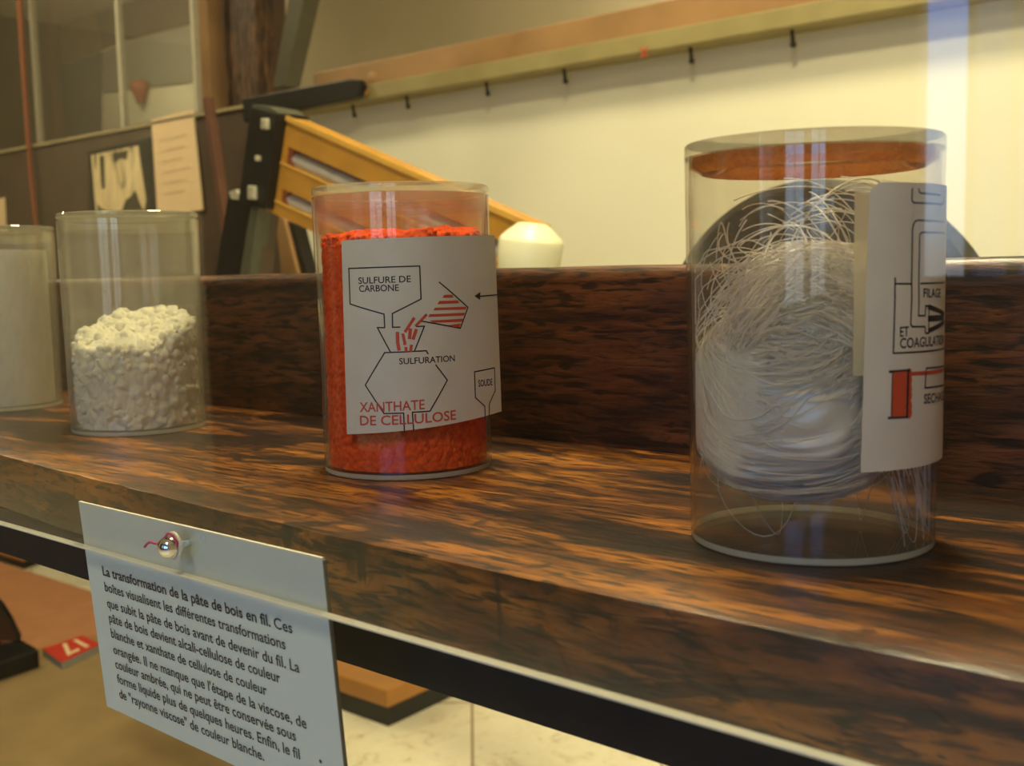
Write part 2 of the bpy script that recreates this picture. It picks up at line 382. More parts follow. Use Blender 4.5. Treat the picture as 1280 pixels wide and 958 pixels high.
ln.build('faint_writing', paint('faded ink', (0.74, 0.53, 0.30), 0.7), o)
t_ = thing('old_photograph', at_y(150, 230, YP-0.01), 'old sepia photograph in a black mount on the dark wall', 'photograph')
slab('mount', [(110, 190), (186, 172), (192, 268), (112, 278)], YP-0.010, 0.006, m_black, t_)
def photo_mat():
    m, t, o = new_mat('sepia photograph'); b = t.nodes.new('ShaderNodeBsdfPrincipled')
    tx = N(t, 'ShaderNodeTexNoise', Scale=1.0, Detail=4.0, Distortion=1.0); t.links.new(coords(t, (26, 1, 7)), tx.inputs['Vector'])
    t.links.new(ramp(t, tx.outputs['Fac'], [(0.36, (0.06, 0.05, 0.03)), (0.46, (0.70, 0.55, 0.30)), (0.7, (0.92, 0.74, 0.42))]), b.inputs['Base Color'])
    b.inputs['Roughness'].default_value = 0.5; t.links.new(b.outputs[0], o.inputs[0]); return m
slab('print', [(114, 194), (172, 182), (182, 250), (180, 262), (120, 268)], YP-0.0125, 0.0025, photo_mat(), t_)
m_sepia = paint('sepia dark', (0.05, 0.045, 0.025), 0.5)
for pts in ([(152, 264), (157, 250), (163, 246), (169, 238), (174, 252), (178, 262)], [(121, 255), (127, 261), (134, 264), (122, 266)], [(124, 196), (130, 194), (131, 236), (127, 236)], [(140, 192), (160, 187), (158, 200), (150, 198), (143, 204)]):
    MB().prism([at_y(x, y, YP-0.0135) for x, y in pts], (0, 0.001, 0)).build('dark_figure', m_sepia, t_)
o = slab('card', [(-22, 252), (5, 247), (7, 290), (-20, 296)], YP-0.012, 0.006, m_paper)
tag(o, 'small cream card on the dark wall at the far left edge', 'card')
cpts = [at_y(px, py, YP-0.03) for px, py in ((30, 96), (33, 140), (37, 200), (42, 250), (47, 300), (52, 350))]
cpts = [cpts[0] + Vector((0, 0, 0.75))] + cpts
o = MB().tube(cpts, 0.010, 10).build('hanging_cord', paint('rust orange cord', (0.25, 0.060, 0.014), 0.8), smooth=True)
tag(o, 'rust orange cord hanging down the dark wall at far left', 'cord')

# things on the far wall, seen above the partition
yf = YF - 0.03
def far(name, pts, mat, label, cat, y=yf, th=0.02):
    return tag(slab(name, pts, y, th, mat), label, cat)
m_brown2 = paint('brown board', (0.22, 0.13, 0.06), 0.6, var=0.2, scale=4)
m_dkbrown = paint('dark brown board', (0.085, 0.045, 0.022), 0.6, var=0.3, scale=4)
m_grey = paint('grey board', (0.25, 0.235, 0.19), 0.6, var=0.1, scale=5)
m_slate = paint('slate board', (0.10, 0.10, 0.085), 0.6, var=0.1, scale=5)
far('wall_board', [(-60, -60), (250, -80), (250, 26), (150, 52), (128, 60), (118, 10), (-60, 45)], m_dkbrown, 'dark brown board high on the far wall at upper left', 'board')
far('wall_board', [(-60, 46), (26, 19), (117, 11), (128, 60), (-60, 134)], m_brown2, 'lighter brown board high on the far wall above the rust cord', 'board')
far('wall_board', [(-60, 136), (125, 64), (126, 180), (-60, 240)], m_slate, 'slate grey board on the far wall below the lighter brown board', 'board')
far('wall_board', [(128, 66), (150, 55), (246, 30), (246, 102), (128, 116)], m_grey, 'pale grey board on far wall behind the glass screen', 'board')
far('wall_board', [(128, 118), (246, 104), (246, 150), (128, 185)], m_cream, 'cream board on far wall under the pale grey board', 'board')
a_ = at_y(175, 115, yf-0.05)
o = MB().lathe([(0, -0.10), (0.03, -0.09), (0.05, -0.02), (0.075, 0.03), (0.07, 0.07), (0.03, 0.09), (0, 0.092)], a_, n=24).build('wall_ornament', paint('rust red', (0.30, 0.07, 0.03), 0.7), smooth=True)
tag(o, 'small rust red ornament on the cream board of the far wall', 'ornament')

# uprights in front of the dark wall
m_post = wood('brown upright wood', (0.03, 0.013, 0.008), (0.10, 0.045, 0.024), (0.19, 0.10, 0.05), (60, 60, 6), patch=3, patch_pos=(0.3, 0.5), rough=0.5, coat=0.1, dash=(180, 180, 18))
def post(px0, px1, y, top, mat, label, d=0.08, lean=0.0):
    a, b = at_y(px0, 60, y), at_y(px1, 60, y)
    o = MB().prism([(a.x, y, 0), (b.x, y, 0), (b.x, y, top), (a.x, y, top)], (0, d, 0)).build('upright_post', mat, bevel=0.004)
    return tag(o, label, 'post', 'uprights behind the dark wall')
m_tan = paint('tan wood', (0.36, 0.20, 0.085), 0.5, var=0.2, scale=9)
post(249, 261, 2.36, 2.9, m_tan, 'narrow tan upright post, leftmost of the uprights above the dark wall')
post(263, 279, 2.48, 2.9, m_black, 'black upright post between the narrow tan post and the broad brown one')
post(280, 320, 2.32, 2.9, m_post, 'broad brown upright post, widest of the uprights above the dark wall')
post(321, 336, 2.44, 2.9, m_dkbrown, 'slim dark brown upright post right of the broad brown one')
pt, pb = at_y(252, 122, 1.9), at_y(284, 345, 1.9)
ex = (pb - pt) * (pb.z / (pt.z - pb.z)); pf = pb + ex
o = MB().prism([pt, pt + Vector((0.026, 0, 0)), pf + Vector((0.026, 0, 0)), pf], (0, 0.025, 0)).build('leaning_pole', paint('dark red brown pole', (0.15, 0.060, 0.035), 0.6, var=0.2, scale=12), bevel=0.003)
tag(o, 'thin reddish brown pole leaning against the dark wall beside the cream paper', 'pole')
p0, p1 = at_y(372, 0, 1.90), at_y(350, 108, 1.90)
dx = (p1 - p0)
o = MB().prism([p0 + Vector((-0.045, 0, 0)) - dx*0.6, p0 + Vector((0.03, 0, 0)) - dx*0.6, p1 + Vector((0.02, 0, 0)), p1 + Vector((-0.03, 0, 0))], (0, 0.05, 0)).build('slanting_brace', paint('dark green iron', (0.075, 0.068, 0.04), 0.5))
tag(o, 'dark olive brace slanting down to the black bar of the beam', 'brace')

# ------------------------------------------------------------------ yellow loom part with black end plate
YL = 1.25
m_yellow = paint('yellow varnished wood', (0.62, 0.30, 0.040), 0.42, var=0.18, scale=14, coat=0.3)
m_yellow_lit = paint('lit yellow edge', (0.80, 0.45, 0.085), 0.4, var=0.1, scale=20)  # paler yellow puts the light from above into the bar's top edges
m_steel = paint('grey steel rod', (0.55, 0.53, 0.46), 0.45, metal=0.15)
m_slot = paint('red recess', (0.25, 0.085, 0.035), 0.6)
m_olive = paint('olive paint', (0.10, 0.10, 0.065), 0.4)
base = at_y(300, 345, YL); base.z = 0
t_ = thing('loom_frame', base, 'yellow slotted wooden bar with black bolted end plate on dark legs', 'loom frame')
y0 = YL
def P(px, py, y=YL): return at_y(px, py, y)
# the bar is three rails with two open slots between them, cut as one outline with a web at each end
bar = MB()
top = [(347, 144), (549, 229), (660, 279)]
def lerp(a, b, f): return (a[0]+(b[0]-a[0])*f, a[1]+(b[1]-a[1])*f)
TL, TR, BL, BR = (347, 142), (664, 281), (331, 262), (646, 408)
def uv(u, v):
    a = lerp(TL, TR, u); b = lerp(BL, BR, u); return lerp(a, b, v)
def rail(v0, v1, u0=0.0, u1=1.0):
    bar.prism([P(*uv(u0, v0)), P(*uv(u1, v0)), P(*uv(u1, v1)), P(*uv(u0, v1))], (0, 0.045, 0))
rail(0.0, 0.28); rail(0.46, 0.72); rail(0.86, 1.0)
rail(0.28, 0.46, 0.0, 0.055); rail(0.28, 0.46, 0.9, 1.0); rail(0.72, 0.86, 0.0, 0.055); rail(0.72, 0.86, 0.9, 1.0)
bar.build('slotted_bar', m_yellow, t_)
eb = MB()
for v in (0.0, 0.46, 0.86):
    a, b = P(*uv(0, v)), P(*uv(1.0, v))
    dn = Vector((0, 0, -0.009))
    eb.prism([a + Vector((0, -0.004, 0.004)), b + Vector((0, -0.004, 0.004)), b + Vector((0, -0.004, 0)) + dn*0.6, a + Vector((0, -0.004, 0)) + dn*0.6], (0, 0.0035, 0)) if v == 0 else \
    eb.prism([a + Vector((0, -0.002, 0.001)), b + Vector((0, -0.002, 0.001)), b + Vector((0, -0.002, -0.003)), a + Vector((0, -0.002, -0.003))], (0, 0.0015, 0))
eb.build('lit_edge', m_yellow_lit, t_)
MB().prism([P(*uv(0.03, 0.2), YL+0.05), P(*uv(0.95, 0.2), YL+0.05), P(*uv(0.95, 0.9), YL+0.05), P(*uv(0.03, 0.9), YL+0.05)], (0, 0.006, 0)).build('slot_back', m_slot, t_)
for v in (0.37, 0.79):
    MB().tube([P(*uv(0.06, v), YL+0.020), P(*uv(0.95, v), YL+0.020)], 0.0150, 16).build('steel_rod', m_steel, t_, smooth='auto')
slab('end_plate', [(313, 132), (348, 142), (331, 262), (297, 252)], YL-0.02, 0.07, m_black, t_, bevel=0.003)
slab('end_plate_cap', [(314, 130), (337, 134), (348, 141), (325, 138)], YL-0.018, 0.06, m_olive, t_)
for px, py, w, h in ((331, 155, 10, 15), (322, 198, 6, 8), (315, 241, 12, 19)):
    c = P(px, py, YL-0.024)
    k = c.y / ray(px, py).y / FPX
    MB().prism([(c.x-w*k*0.62, c.y-0.004, c.z-h*k*0.42), (c.x+w*k*0.55, c.y-0.004, c.z-h*k*0.5), (c.x+w*k*0.62, c.y-0.004, c.z+h*k*0.42), (c.x-w*k*0.5, c.y-0.004, c.z+h*k*0.5)], (0, 0.01, 0)).build('bolt', paint('pale bolt', (0.62, 0.58, 0.42), 0.4, metal=0.2, var=0.3, scale=150), t_, bevel=0.0025)
m_sl = paint('red slot end', (0.26, 0.075, 0.03), 0.6)
for v0, v1 in ((0.28, 0.46), (0.72, 0.86)):
    a_, b_ = uv(0.055, v0), uv(0.055, v1); c_ = uv(0.085, v1); d_ = uv(0.085, v0); e_ = uv(0.068, (v0+v1)/2)
    MB().prism([P(*a_, YL+0.002), P(*d_, YL+0.002), P(*e_, YL+0.002), P(*c_, YL+0.002), P(*b_, YL+0.002)], (0, 0.04, 0)).build('slot_end', m_sl, t_)
# legs down to a tie bar that is fixed back to the uprights
ZT = 0.64
def leg(pts, y, th, mat, zend=ZT):
    (a, b, c, d) = [P(x, y_, y) for x, y_ in pts]
    d2 = d + (d - a) * ((d.z - zend) / (a.z - d.z)); c2 = c + (c - b) * ((c.z - zend) / (b.z - c.z))
    MB().prism([a, b, c, c2, d2, d], (0, th, 0)).build('leg', mat, t_)
leg([(286, 240), (312, 250), (303, 345), (269, 345)], YL+0.0, 0.05, m_black)
leg([(313, 258), (323, 260), (312, 345), (300, 345)], YL-0.01, 0.03, m_olive)
leg([(325, 262), (333, 264), (324, 345), (316, 345)], YL+0.01, 0.03, paint('brown leg', (0.10, 0.065, 0.035), 0.5))
leg([(344, 268), (354, 274), (372, 345), (352, 345)], YL+0.2, 0.03, m_tan, 0.85)
leg([(354, 274), (367, 280), (384, 345), (368, 345)], YL+0.21, 0.03, m_black, 0.85)
lx = P(240, 500, YL).x
MB().box(lx-0.10, at_y(660, 345, 1.2).x+0.05, YL-0.11, YL+0.05, ZT-0.03, ZT).build('tie_bar', m_black, t_)
for px in (325, 372):
    p = P(px, 800, YL)
    MB().box(p.x-0.02, p.x+0.02, YL-0.02, YL+0.02, 0.0, ZT-0.03).build('leg', m_black, t_)
m_cap = paint('bolt cap', (0.50, 0.46, 0.32), 0.4)
MB().prism([P(286, 240, YL-0.002), P(294, 237, YL-0.002), P(303, 250, YL-0.002), P(289, 249, YL-0.002)], (0, 0.03, 0)).build('leg_cap', m_cap, t_)

# white bobbin at the lower end of the bar, on its spindle
c0 = at_y(662, 278, 1.16); c1 = at_y(660, 345, 1.16)
k = 1.16 / ray(662, 300).y / FPX
t_ = thing('bobbin', (c1.x, 1.16, 0.64), 'cream white bobbin at the lower end of the yellow wooden bar', 'bobbin')
axis = Vector((0.16, 0.0, 1.0)).normalized()
m_wax = paint('cream plastic', (0.88, 0.84, 0.56), 0.35, var=0.03)
top_c = c0 + Vector((0.006, 0, -0.002))
MB().lathe([(0, 0.001), (16*k, 0.0), (21*k, -2*k), (38*k, -17*k), (41*k, -22*k), (39*k, -60*k), (37*k, -110*k), (0, -110*k)], top_c, axis, n=64).build('bobbin_body', m_wax, t_, smooth='auto')
MB().tube([top_c - axis*105*k, Vector((c1.x-0.02, 1.16, 0.6405))], 0.010, 12).build('spindle', m_black, t_, smooth='auto')

# black wheel behind the shelf
t_ = thing('wheel', (-0.4764, 1.0, Z(-0.0903)), 'big black wheel mounted behind the wooden rail and fibre jar', 'wheel')
wc = Vector((-0.4764, 1.0, Z(-0.0903)))
MB().lathe([(0, -0.018), (0.140, -0.018), (0.146, -0.026), (0.160, -0.026), (0.168, -0.020), (0.168, 0.020), (0.160, 0.026), (0.146, 0.026), (0.140, 0.018), (0, 0.018)], wc, (0, 1, 0), n=96).build('disc', m_black, t_, smooth='auto')
MB().lathe([(0, -0.05), (0.02, -0.05), (0.02, 1.19), (0.05, 1.19), (0.05, 1.2), (0, 1.2)], wc, (0, 1, 0), n=32).build('axle', m_steel, t_, smooth='auto')

# ------------------------------------------------------------------ things on the floor below the shelf
m_orangewood = paint('orange varnished wood', (0.50, 0.22, 0.045), 0.4, var=0.15, scale=10)
# low plinth: orange slab on a black base; its near corner shows under the shelf
zs = 0.092; zb2 = 0.047
cA = at_z(484, 864, zs)
def fl(px, py, z): v = at_z(px, py, z); return Vector((v.x, v.y, 0))
dl = (fl(423, 844, zs) - fl(484, 864, zs)).normalized()
dr = (fl(519, 869, zb2) - fl(486, 884, zb2)).normalized()
t_ = thing('plinth', (cA.x, cA.y, 0), 'low orange wooden plinth on a black base under the shelf', 'plinth')
def quad(z, inset=0.0, L=0.55, W=0.40):
    a = cA + (dl + dr) * inset; a.z = z
    return [a, a + dl*(L-2*inset), a + dl*(L-2*inset) + dr*(W-2*inset), a + dr*(W-2*inset)]
MB().prism(quad(zb2), (0, 0, zs-zb2)).build('top_slab', m_orangewood, t_, bevel=0.005)
MB().prism(quad(0.0, 0.003), (0, 0, zb2)).build('black_base', m_black, t_)
# terracotta mat, card with number, black foot, small block
zf = 0.004
o = MB().prism([at_z(x, y, 0.0) for x, y in ((-120, 690), (0, 704), (118, 742), (150, 790), (52, 812), (-120, 862))], (0, 0, zf)).build('floor_mat', paint('terracotta mat', (0.52, 0.235, 0.105), 0.75, var=0.1, scale=12))
tag(o, 'terracotta coloured mat on the floor behind the number card', 'mat')
zc = 0.022
cp = [at_z(x, y, zc) for x, y in ((53, 812), (103, 795), (126, 806), (77, 829))]
t_ = thing('number_card', (cp[0].x, cp[0].y, 0.0), 'red number card reading 17 upside down, lying on the floor', 'card')
MB().prism(cp, (0, 0, 0.002)).build('red_face', paint('red card', (0.62, 0.050, 0.030), 0.5, var=0.08), t_)
MB().prism([p - Vector((0, 0, zc)) for p in cp], (0, 0, zc-0.0005)).build('card_block', paint('grey block', (0.30, 0.30, 0.27), 0.6), t_)
def text_mesh(body, offset=0.0, shear=0.0):
    cu = bpy.data.curves.new('txt', 'FONT'); cu.body = body; cu.size = 1.0; cu.offset = offset; cu.resolution_u = 3
    o = bpy.data.objects.new('txt', cu); COL.objects.link(o)
    bpy.context.view_layer.update()
    dg = bpy.context.evaluated_depsgraph_get(); me = bpy.data.meshes.new_from_object(o.evaluated_get(dg))
    vs = [Vector(v.co) for v in me.vertices]; fs = [tuple(p.vertices) for p in me.polygons]
    COL.objects.unlink(o); bpy.data.objects.remove(o); bpy.data.curves.remove(cu); bpy.data.meshes.remove(me)
    return vs, fs
CAP = max(v.y for v in text_mesh('H')[0])
def extent(body, offset=0.0):
    vs = text_mesh(body, offset)[0]; return min(v.x for v in vs), max(v.x for v in vs)
vs, fs = text_mesh('17', 0.02)
x0 = min(v.x for v in vs); x1 = max(v.x for v in vs); h = max(v.y for v in vs)
# the card lies turned round: its top edge faces the viewer
def card_pt(u, v):                    # u along the reading direction, v up the digits
    a, b, c, d = cp; f, g = 1-(0.22+0.56*u), 0.16+0.68*v
    top_ = a.lerp(b, f); low = d.lerp(c, f); r = top_.lerp(low, g); r.z = zc + 0.0026; return r
mb = MB(); mb.add([card_pt((v.x-x0)/(x1-x0), v.y/h) for v in vs], fs)
mb.build('digits', paint('pale yellow ink', (0.90, 0.72, 0.42), 0.6), t_, normals=False)
# black cast foot at far left: flat sole plate with a curved arm rising from it
hs = 0.055
A = at_z(49, 812, hs); B = at_z(25, 798, hs); fdir = (at_z(0, 828, hs) - A).normalized()
t_ = thing('machine_foot', (A.x, A.y, 0), 'black cast iron machine foot beside the red number card', 'machine foot')
MB().prism([A, B, B + fdir*0.7, A + fdir*0.7], (0, 0, -hs)).build('sole_plate', m_black, t_, bevel=0.006)
Dm = B.y - 0.02
arm = [at_y(x, y, Dm) for x, y in ((26, 803), (22, 795), (13, 776), (3, 760), (-12, 745), (-40, 735), (-70, 730), (-70, 803))]
MB().prism(arm, (-0.05, 0.03, 0)).build('curved_arm', m_black, t_, bevel=0.006)
bl = [at_z(x, y, 0.0) for x, y in ((-40, 690), (30, 712), (62, 700), (20, 660), (-40, 650))]
t_ = thing('wooden_block', bl[1], 'brown wooden block with black underside on floor behind the terracotta mat', 'block')
MB().prism(bl, (0, 0, 0.03)).build('black_underside', m_black, t_)
MB().prism([p + Vector((0, 0, 0.03)) for p in bl], (0, 0, 0.05)).build('block_top', m_orangewood, t_)

# ------------------------------------------------------------------ the shelf
ZS = EYE.z - 0.08398
def front(x):
    d = max(-0.42, min(0.30, x + 0.17)); return 0.2292 + 0.115 * d * d
SX0, SX1, N_ = -1.9, 0.75, 265
t_ = thing('display_shelf', (-0.35, 0.33, ZS-0.028), 'dark oak shelf plank with a raised back rail carrying the jars', 'shelf')
rows = []
zb3 = ZS - 0.0285
def prof(x):
    f = front(x) + 0.0009 * noise.noise(Vector((x*70, 3.1, 0))) + 0.0012 * noise.noise(Vector((x*22, 7.7, 0)))
    r = 0.0016 + 0.0010 * noise.noise(Vector((x*35, 1.3, 2)))
    return [(x, 0.424, zb3), (x, f+0.003, zb3), (x, f+0.0006, zb3+0.002), (x, f, zb3+0.006), (x, f, ZS-0.012), (x, f+0.0002, ZS-r), (x, f+r*0.35, ZS-r*0.35), (x, f+r*1.2, ZS),
            (x, 0.26, ZS), (x, 0.32, ZS), (x, 0.38, ZS), (x, 0.424, ZS)]
rows = [prof(SX0 + (SX1-SX0)*i/N_) for i in range(N_+1)]
pl = MB().grid(rows)
n = len(rows[0]); L = len(rows)
pl.f += [tuple(range(n)), tuple(reversed(range((L-1)*n, L*n)))] + [((i+1)*n, (i+1)*n + n-1, i*n + n-1, i*n) for i in range(L-1)]
pl.build('plank', m_shelf, t_, smooth='auto')
ZR = EYE.z + 0.001
rp = [(0.4245, zb3), (0.4245, ZR-0.007), (0.4252, ZR-0.0035), (0.4275, ZR-0.0010), (0.431, ZR), (0.446, ZR), (0.449, ZR-0.001), (0.4505, ZR-0.004), (0.4505, zb3)]
rr = MB()
nn = 120
rr.grid([[(SX0 + (SX1-SX0)*i/nn, y, z + (0.0006*noise.noise(Vector((i*0.33, y*40, 0))) if z > ZS+0.07 else 0)) for y, z in rp] for i in range(nn+1)])
rr.f += [tuple(range(len(rp))), tuple(reversed(range(nn*len(rp), (nn+1)*len(rp))))]
rr.build('back_rail', m_rail, t_, smooth='auto')
MB().box(SX0, SX1, 0.247, 0.275, zb3-0.0225, zb3).build('apron', m_apron, t_)

# ------------------------------------------------------------------ glass pane
PY = 0.1985
t_ = thing('display_glass', (-0.4, PY, EYE.z-0.0972), 'large clear upright glass pane in front of the jars', 'glass pane')
MB().box(-2.2, 0.8, PY, PY+0.0030, EYE.z-0.0965, EYE.z+0.55).build('glass_sheet', m_pane, t_)
MB().box(-2.2, 0.8, PY, PY+0.0030, EYE.z-0.0972, EYE.z-0.0967).build('polished_edge', m_edge, t_)

# ------------------------------------------------------------------ surfaces that carry print
class Cyl:
    """Paper wrapped round a jar; s runs along the paper, z up. Past s1 the paper lifts away on a wider curve."""
    def __init__(self, c, r, s1=1e9, k=lambda z: 1.0):
        self.c = Vector((c[0], c[1])); self.r = r; self.s1 = s1; self.k = k
        d = -self.c.normalized(); self.e2 = d; self.e1 = Vector((-d.y, d.x))
        if self.e1.dot(Vector((CR.x, CR.y))) < 0: self.e1 = -self.e1
    def pt(self, s, z, off=0.0):
        s0 = min(s, self.s1); a = s0 / self.r
        t = Vector((math.cos(a), -math.sin(a))); nrm = Vector((math.sin(a), math.cos(a)))
        p = nrm * self.r
        if s > self.s1:
            R = self.r / max(self.k(z), 0.02); b = (s - self.s1) / R
            p = p - nrm * R + (nrm * math.cos(b) + t * math.sin(b)) * R
            nrm = nrm * math.cos(b) + t * math.sin(b)
        p = p + nrm * off
        w = self.c + self.e1 * p.x + self.e2 * p.y
        return Vector((w.x, w.y, z))
class Flat:
    """The hanging sign: s runs along X, z is the drop below its top edge; it leans inward at the bottom."""
    def __init__(self, o, lean): self.o = Vector(o); self.d = Vector((0, math.sin(lean), -math.cos(lean))); self.n = Vector((0, -math.cos(lean), -math.sin(lean)))
    def pt(self, s, z, off=0.0): return self.o + Vector((s, 0, 0)) - self.d * z + self.n * off
def hit(S, px, py, s=0.0, z=0.0):
    for _ in range(40):
        a = project(S.pt(s, z)); e0, e1 = px - a[0], py - a[1]
        if abs(e0) + abs(e1) < 1e-3: break
        h = 1e-5; b = project(S.pt(s+h, z)); c = project(S.pt(s, z+h))
        j = [(b[0]-a[0])/h, (c[0]-a[0])/h, (b[1]-a[1])/h, (c[1]-a[1])/h]; det = j[0]*j[3] - j[1]*j[2]
        if abs(det) < 1: break
        ds = (e0*j[3] - e1*j[1])/det; dz = (j[0]*e1 - j[2]*e0)/det
        s += max(-0.006, min(0.006, ds)); z += max(-0.02, min(0.02, dz))
    return s, z
def stroke(mb, S, pts, w, off, closed=False):
    """a printed line of width w through (s,z) points"""
    q = [Vector(p) for p in pts]
    if closed: q.append(q[0])
    for i in range(len(q)-1):
        a, b = q[i], q[i+1]; d = b - a; L = d.length
        if L < 1e-7: continue
        d /= L; nn_ = Vector((-d.y, d.x)) * w/2; a = a - d*w*0.35; b = b + d*w*0.35
        m = max(2, int(L/0.002)+1)
        A = [S.pt(*(a.lerp(b, j/m) + nn_), off) for j in range(m+1)]; B = [S.pt(*(a.lerp(b, j/m) - nn_), off) for j in range(m+1)]
        mb.grid([A, B])
def patch(mb, S, pts, off):
    q = [Vector(p) for p in pts]
    if len(q) == 4:
        mb.grid([[S.pt(*(q[0].lerp(q[1], i/6).lerp(q[3].lerp(q[2], i/6), j/3)), off) for i in range(7)] for j in range(4)])
    else: mb.add([S.pt(*p, off) for p in q], [tuple(range(len(q)))])
def write(mb, S, body, p0, p1, cap, off, ref=None, bold=0.014):
    """text whose first letters (ref, or all of it) span p0..p1 on the baseline"""
    vs, fs = text_mesh(body, bold); x0, x1 = extent(ref or body, bold)
    k = 1/(x1 - x0); d = (p1[0]-p0[0], p1[1]-p0[1])
    mb.add([S.pt(p0[0] + d[0]*(v.x-x0)*k, p0[1] + d[1]*(v.x-x0)*k + v.y/CAP*cap, off) for v in vs], fs)

# ------------------------------------------------------------------ jars
RT, RB, JH = 0.03765, 0.0362, 0.12
JC = {'fibre': (-0.15362, 0.31608), 'orange': (-0.35117, 0.33525), 'white': (-0.57123, 0.33670), 'sheet': (-0.75174, 0.34424)}
def jar(key, label, m_body, m_lid, lid):
    c = (*JC[key], ZS); t = thing('plastic_jar', c, label, 'jar', 'clear plastic jars on the shelf')
    w = 0.0011; o_ = lambda h: RB + (RT-RB)*h/JH
    b0 = 0.0026
    MB().lathe([(o_(b0), b0), (o_(JH-0.004), JH-0.004), (o_(JH-0.004)-w, JH-0.004), (o_(b0)-w, b0)], c, n=128, closed=True).build('jar_body', m_body, t, smooth='auto')
    bo = MB().lathe([(0, 0.0002), (RB-0.0004, 0.0002), (RB, 0.0006), (o_(b0), b0-0.0002), (RB-0.0015, b0-0.0001), (0, b0-0.0001)], c, n=128).build('jar_base', [m_base, m_basering], t, smooth='auto')
    for p in bo.data.polygons:
        if abs(p.normal.z) < 0.8: p.material_index = 1
    if lid == 'glued':
        MB().lathe([(0, JH), (RT-0.0005, JH), (RT, JH-0.0006), (RT, JH-0.0038), (0, JH-0.0038)], c, n=128).build('lid', m_lid, t, smooth='auto')
        MB().lathe([(0.024, JH-0.0041), (RT-0.0016, JH-0.0041), (RT-0.0016, JH-0.0066), (0.0325, JH-0.0086), (0.028, JH-0.0078), (0.0235, JH-0.0052)], c, n=128, closed=True).build('glue_ring', m_glue, t, smooth='auto')
    else:
        MB().lathe([(0, JH), (RT-0.0008, JH), (RT, JH-0.0007), (RT, JH-0.0022), (RT-0.002, JH-0.0036), (0, JH-0.0036)], c, n=128).build('lid', m_lid, t, smooth='auto')
        MB().lathe([(RT-0.0018, JH-0.0041), (RT-0.0018, JH-0.010), (RT-0.003, JH-0.010), (RT-0.003, JH-0.0041)], c, n=128, closed=True).build('lid_skirt', m_lid, t, smooth='auto')
    return t
j_fib = jar('fibre', 'large clear jar holding white fibres, brown glue under its lid', m_jar, m_lid_clear, 'glued')
j_org = jar('orange', 'clear jar filled with orange powder, its cream label partly peeling', m_jar_orange, m_lid_frost, 'plug')
j_wht = jar('white', 'clouded jar half full of white crumbly pulp, without a label', m_jar_cloudy, m_lid_frost, 'plug')
j_sht = jar('sheet', 'clouded jar holding a white rolled sheet, cut by left edge', m_jar_cloudy, m_lid_frost, 'plug')

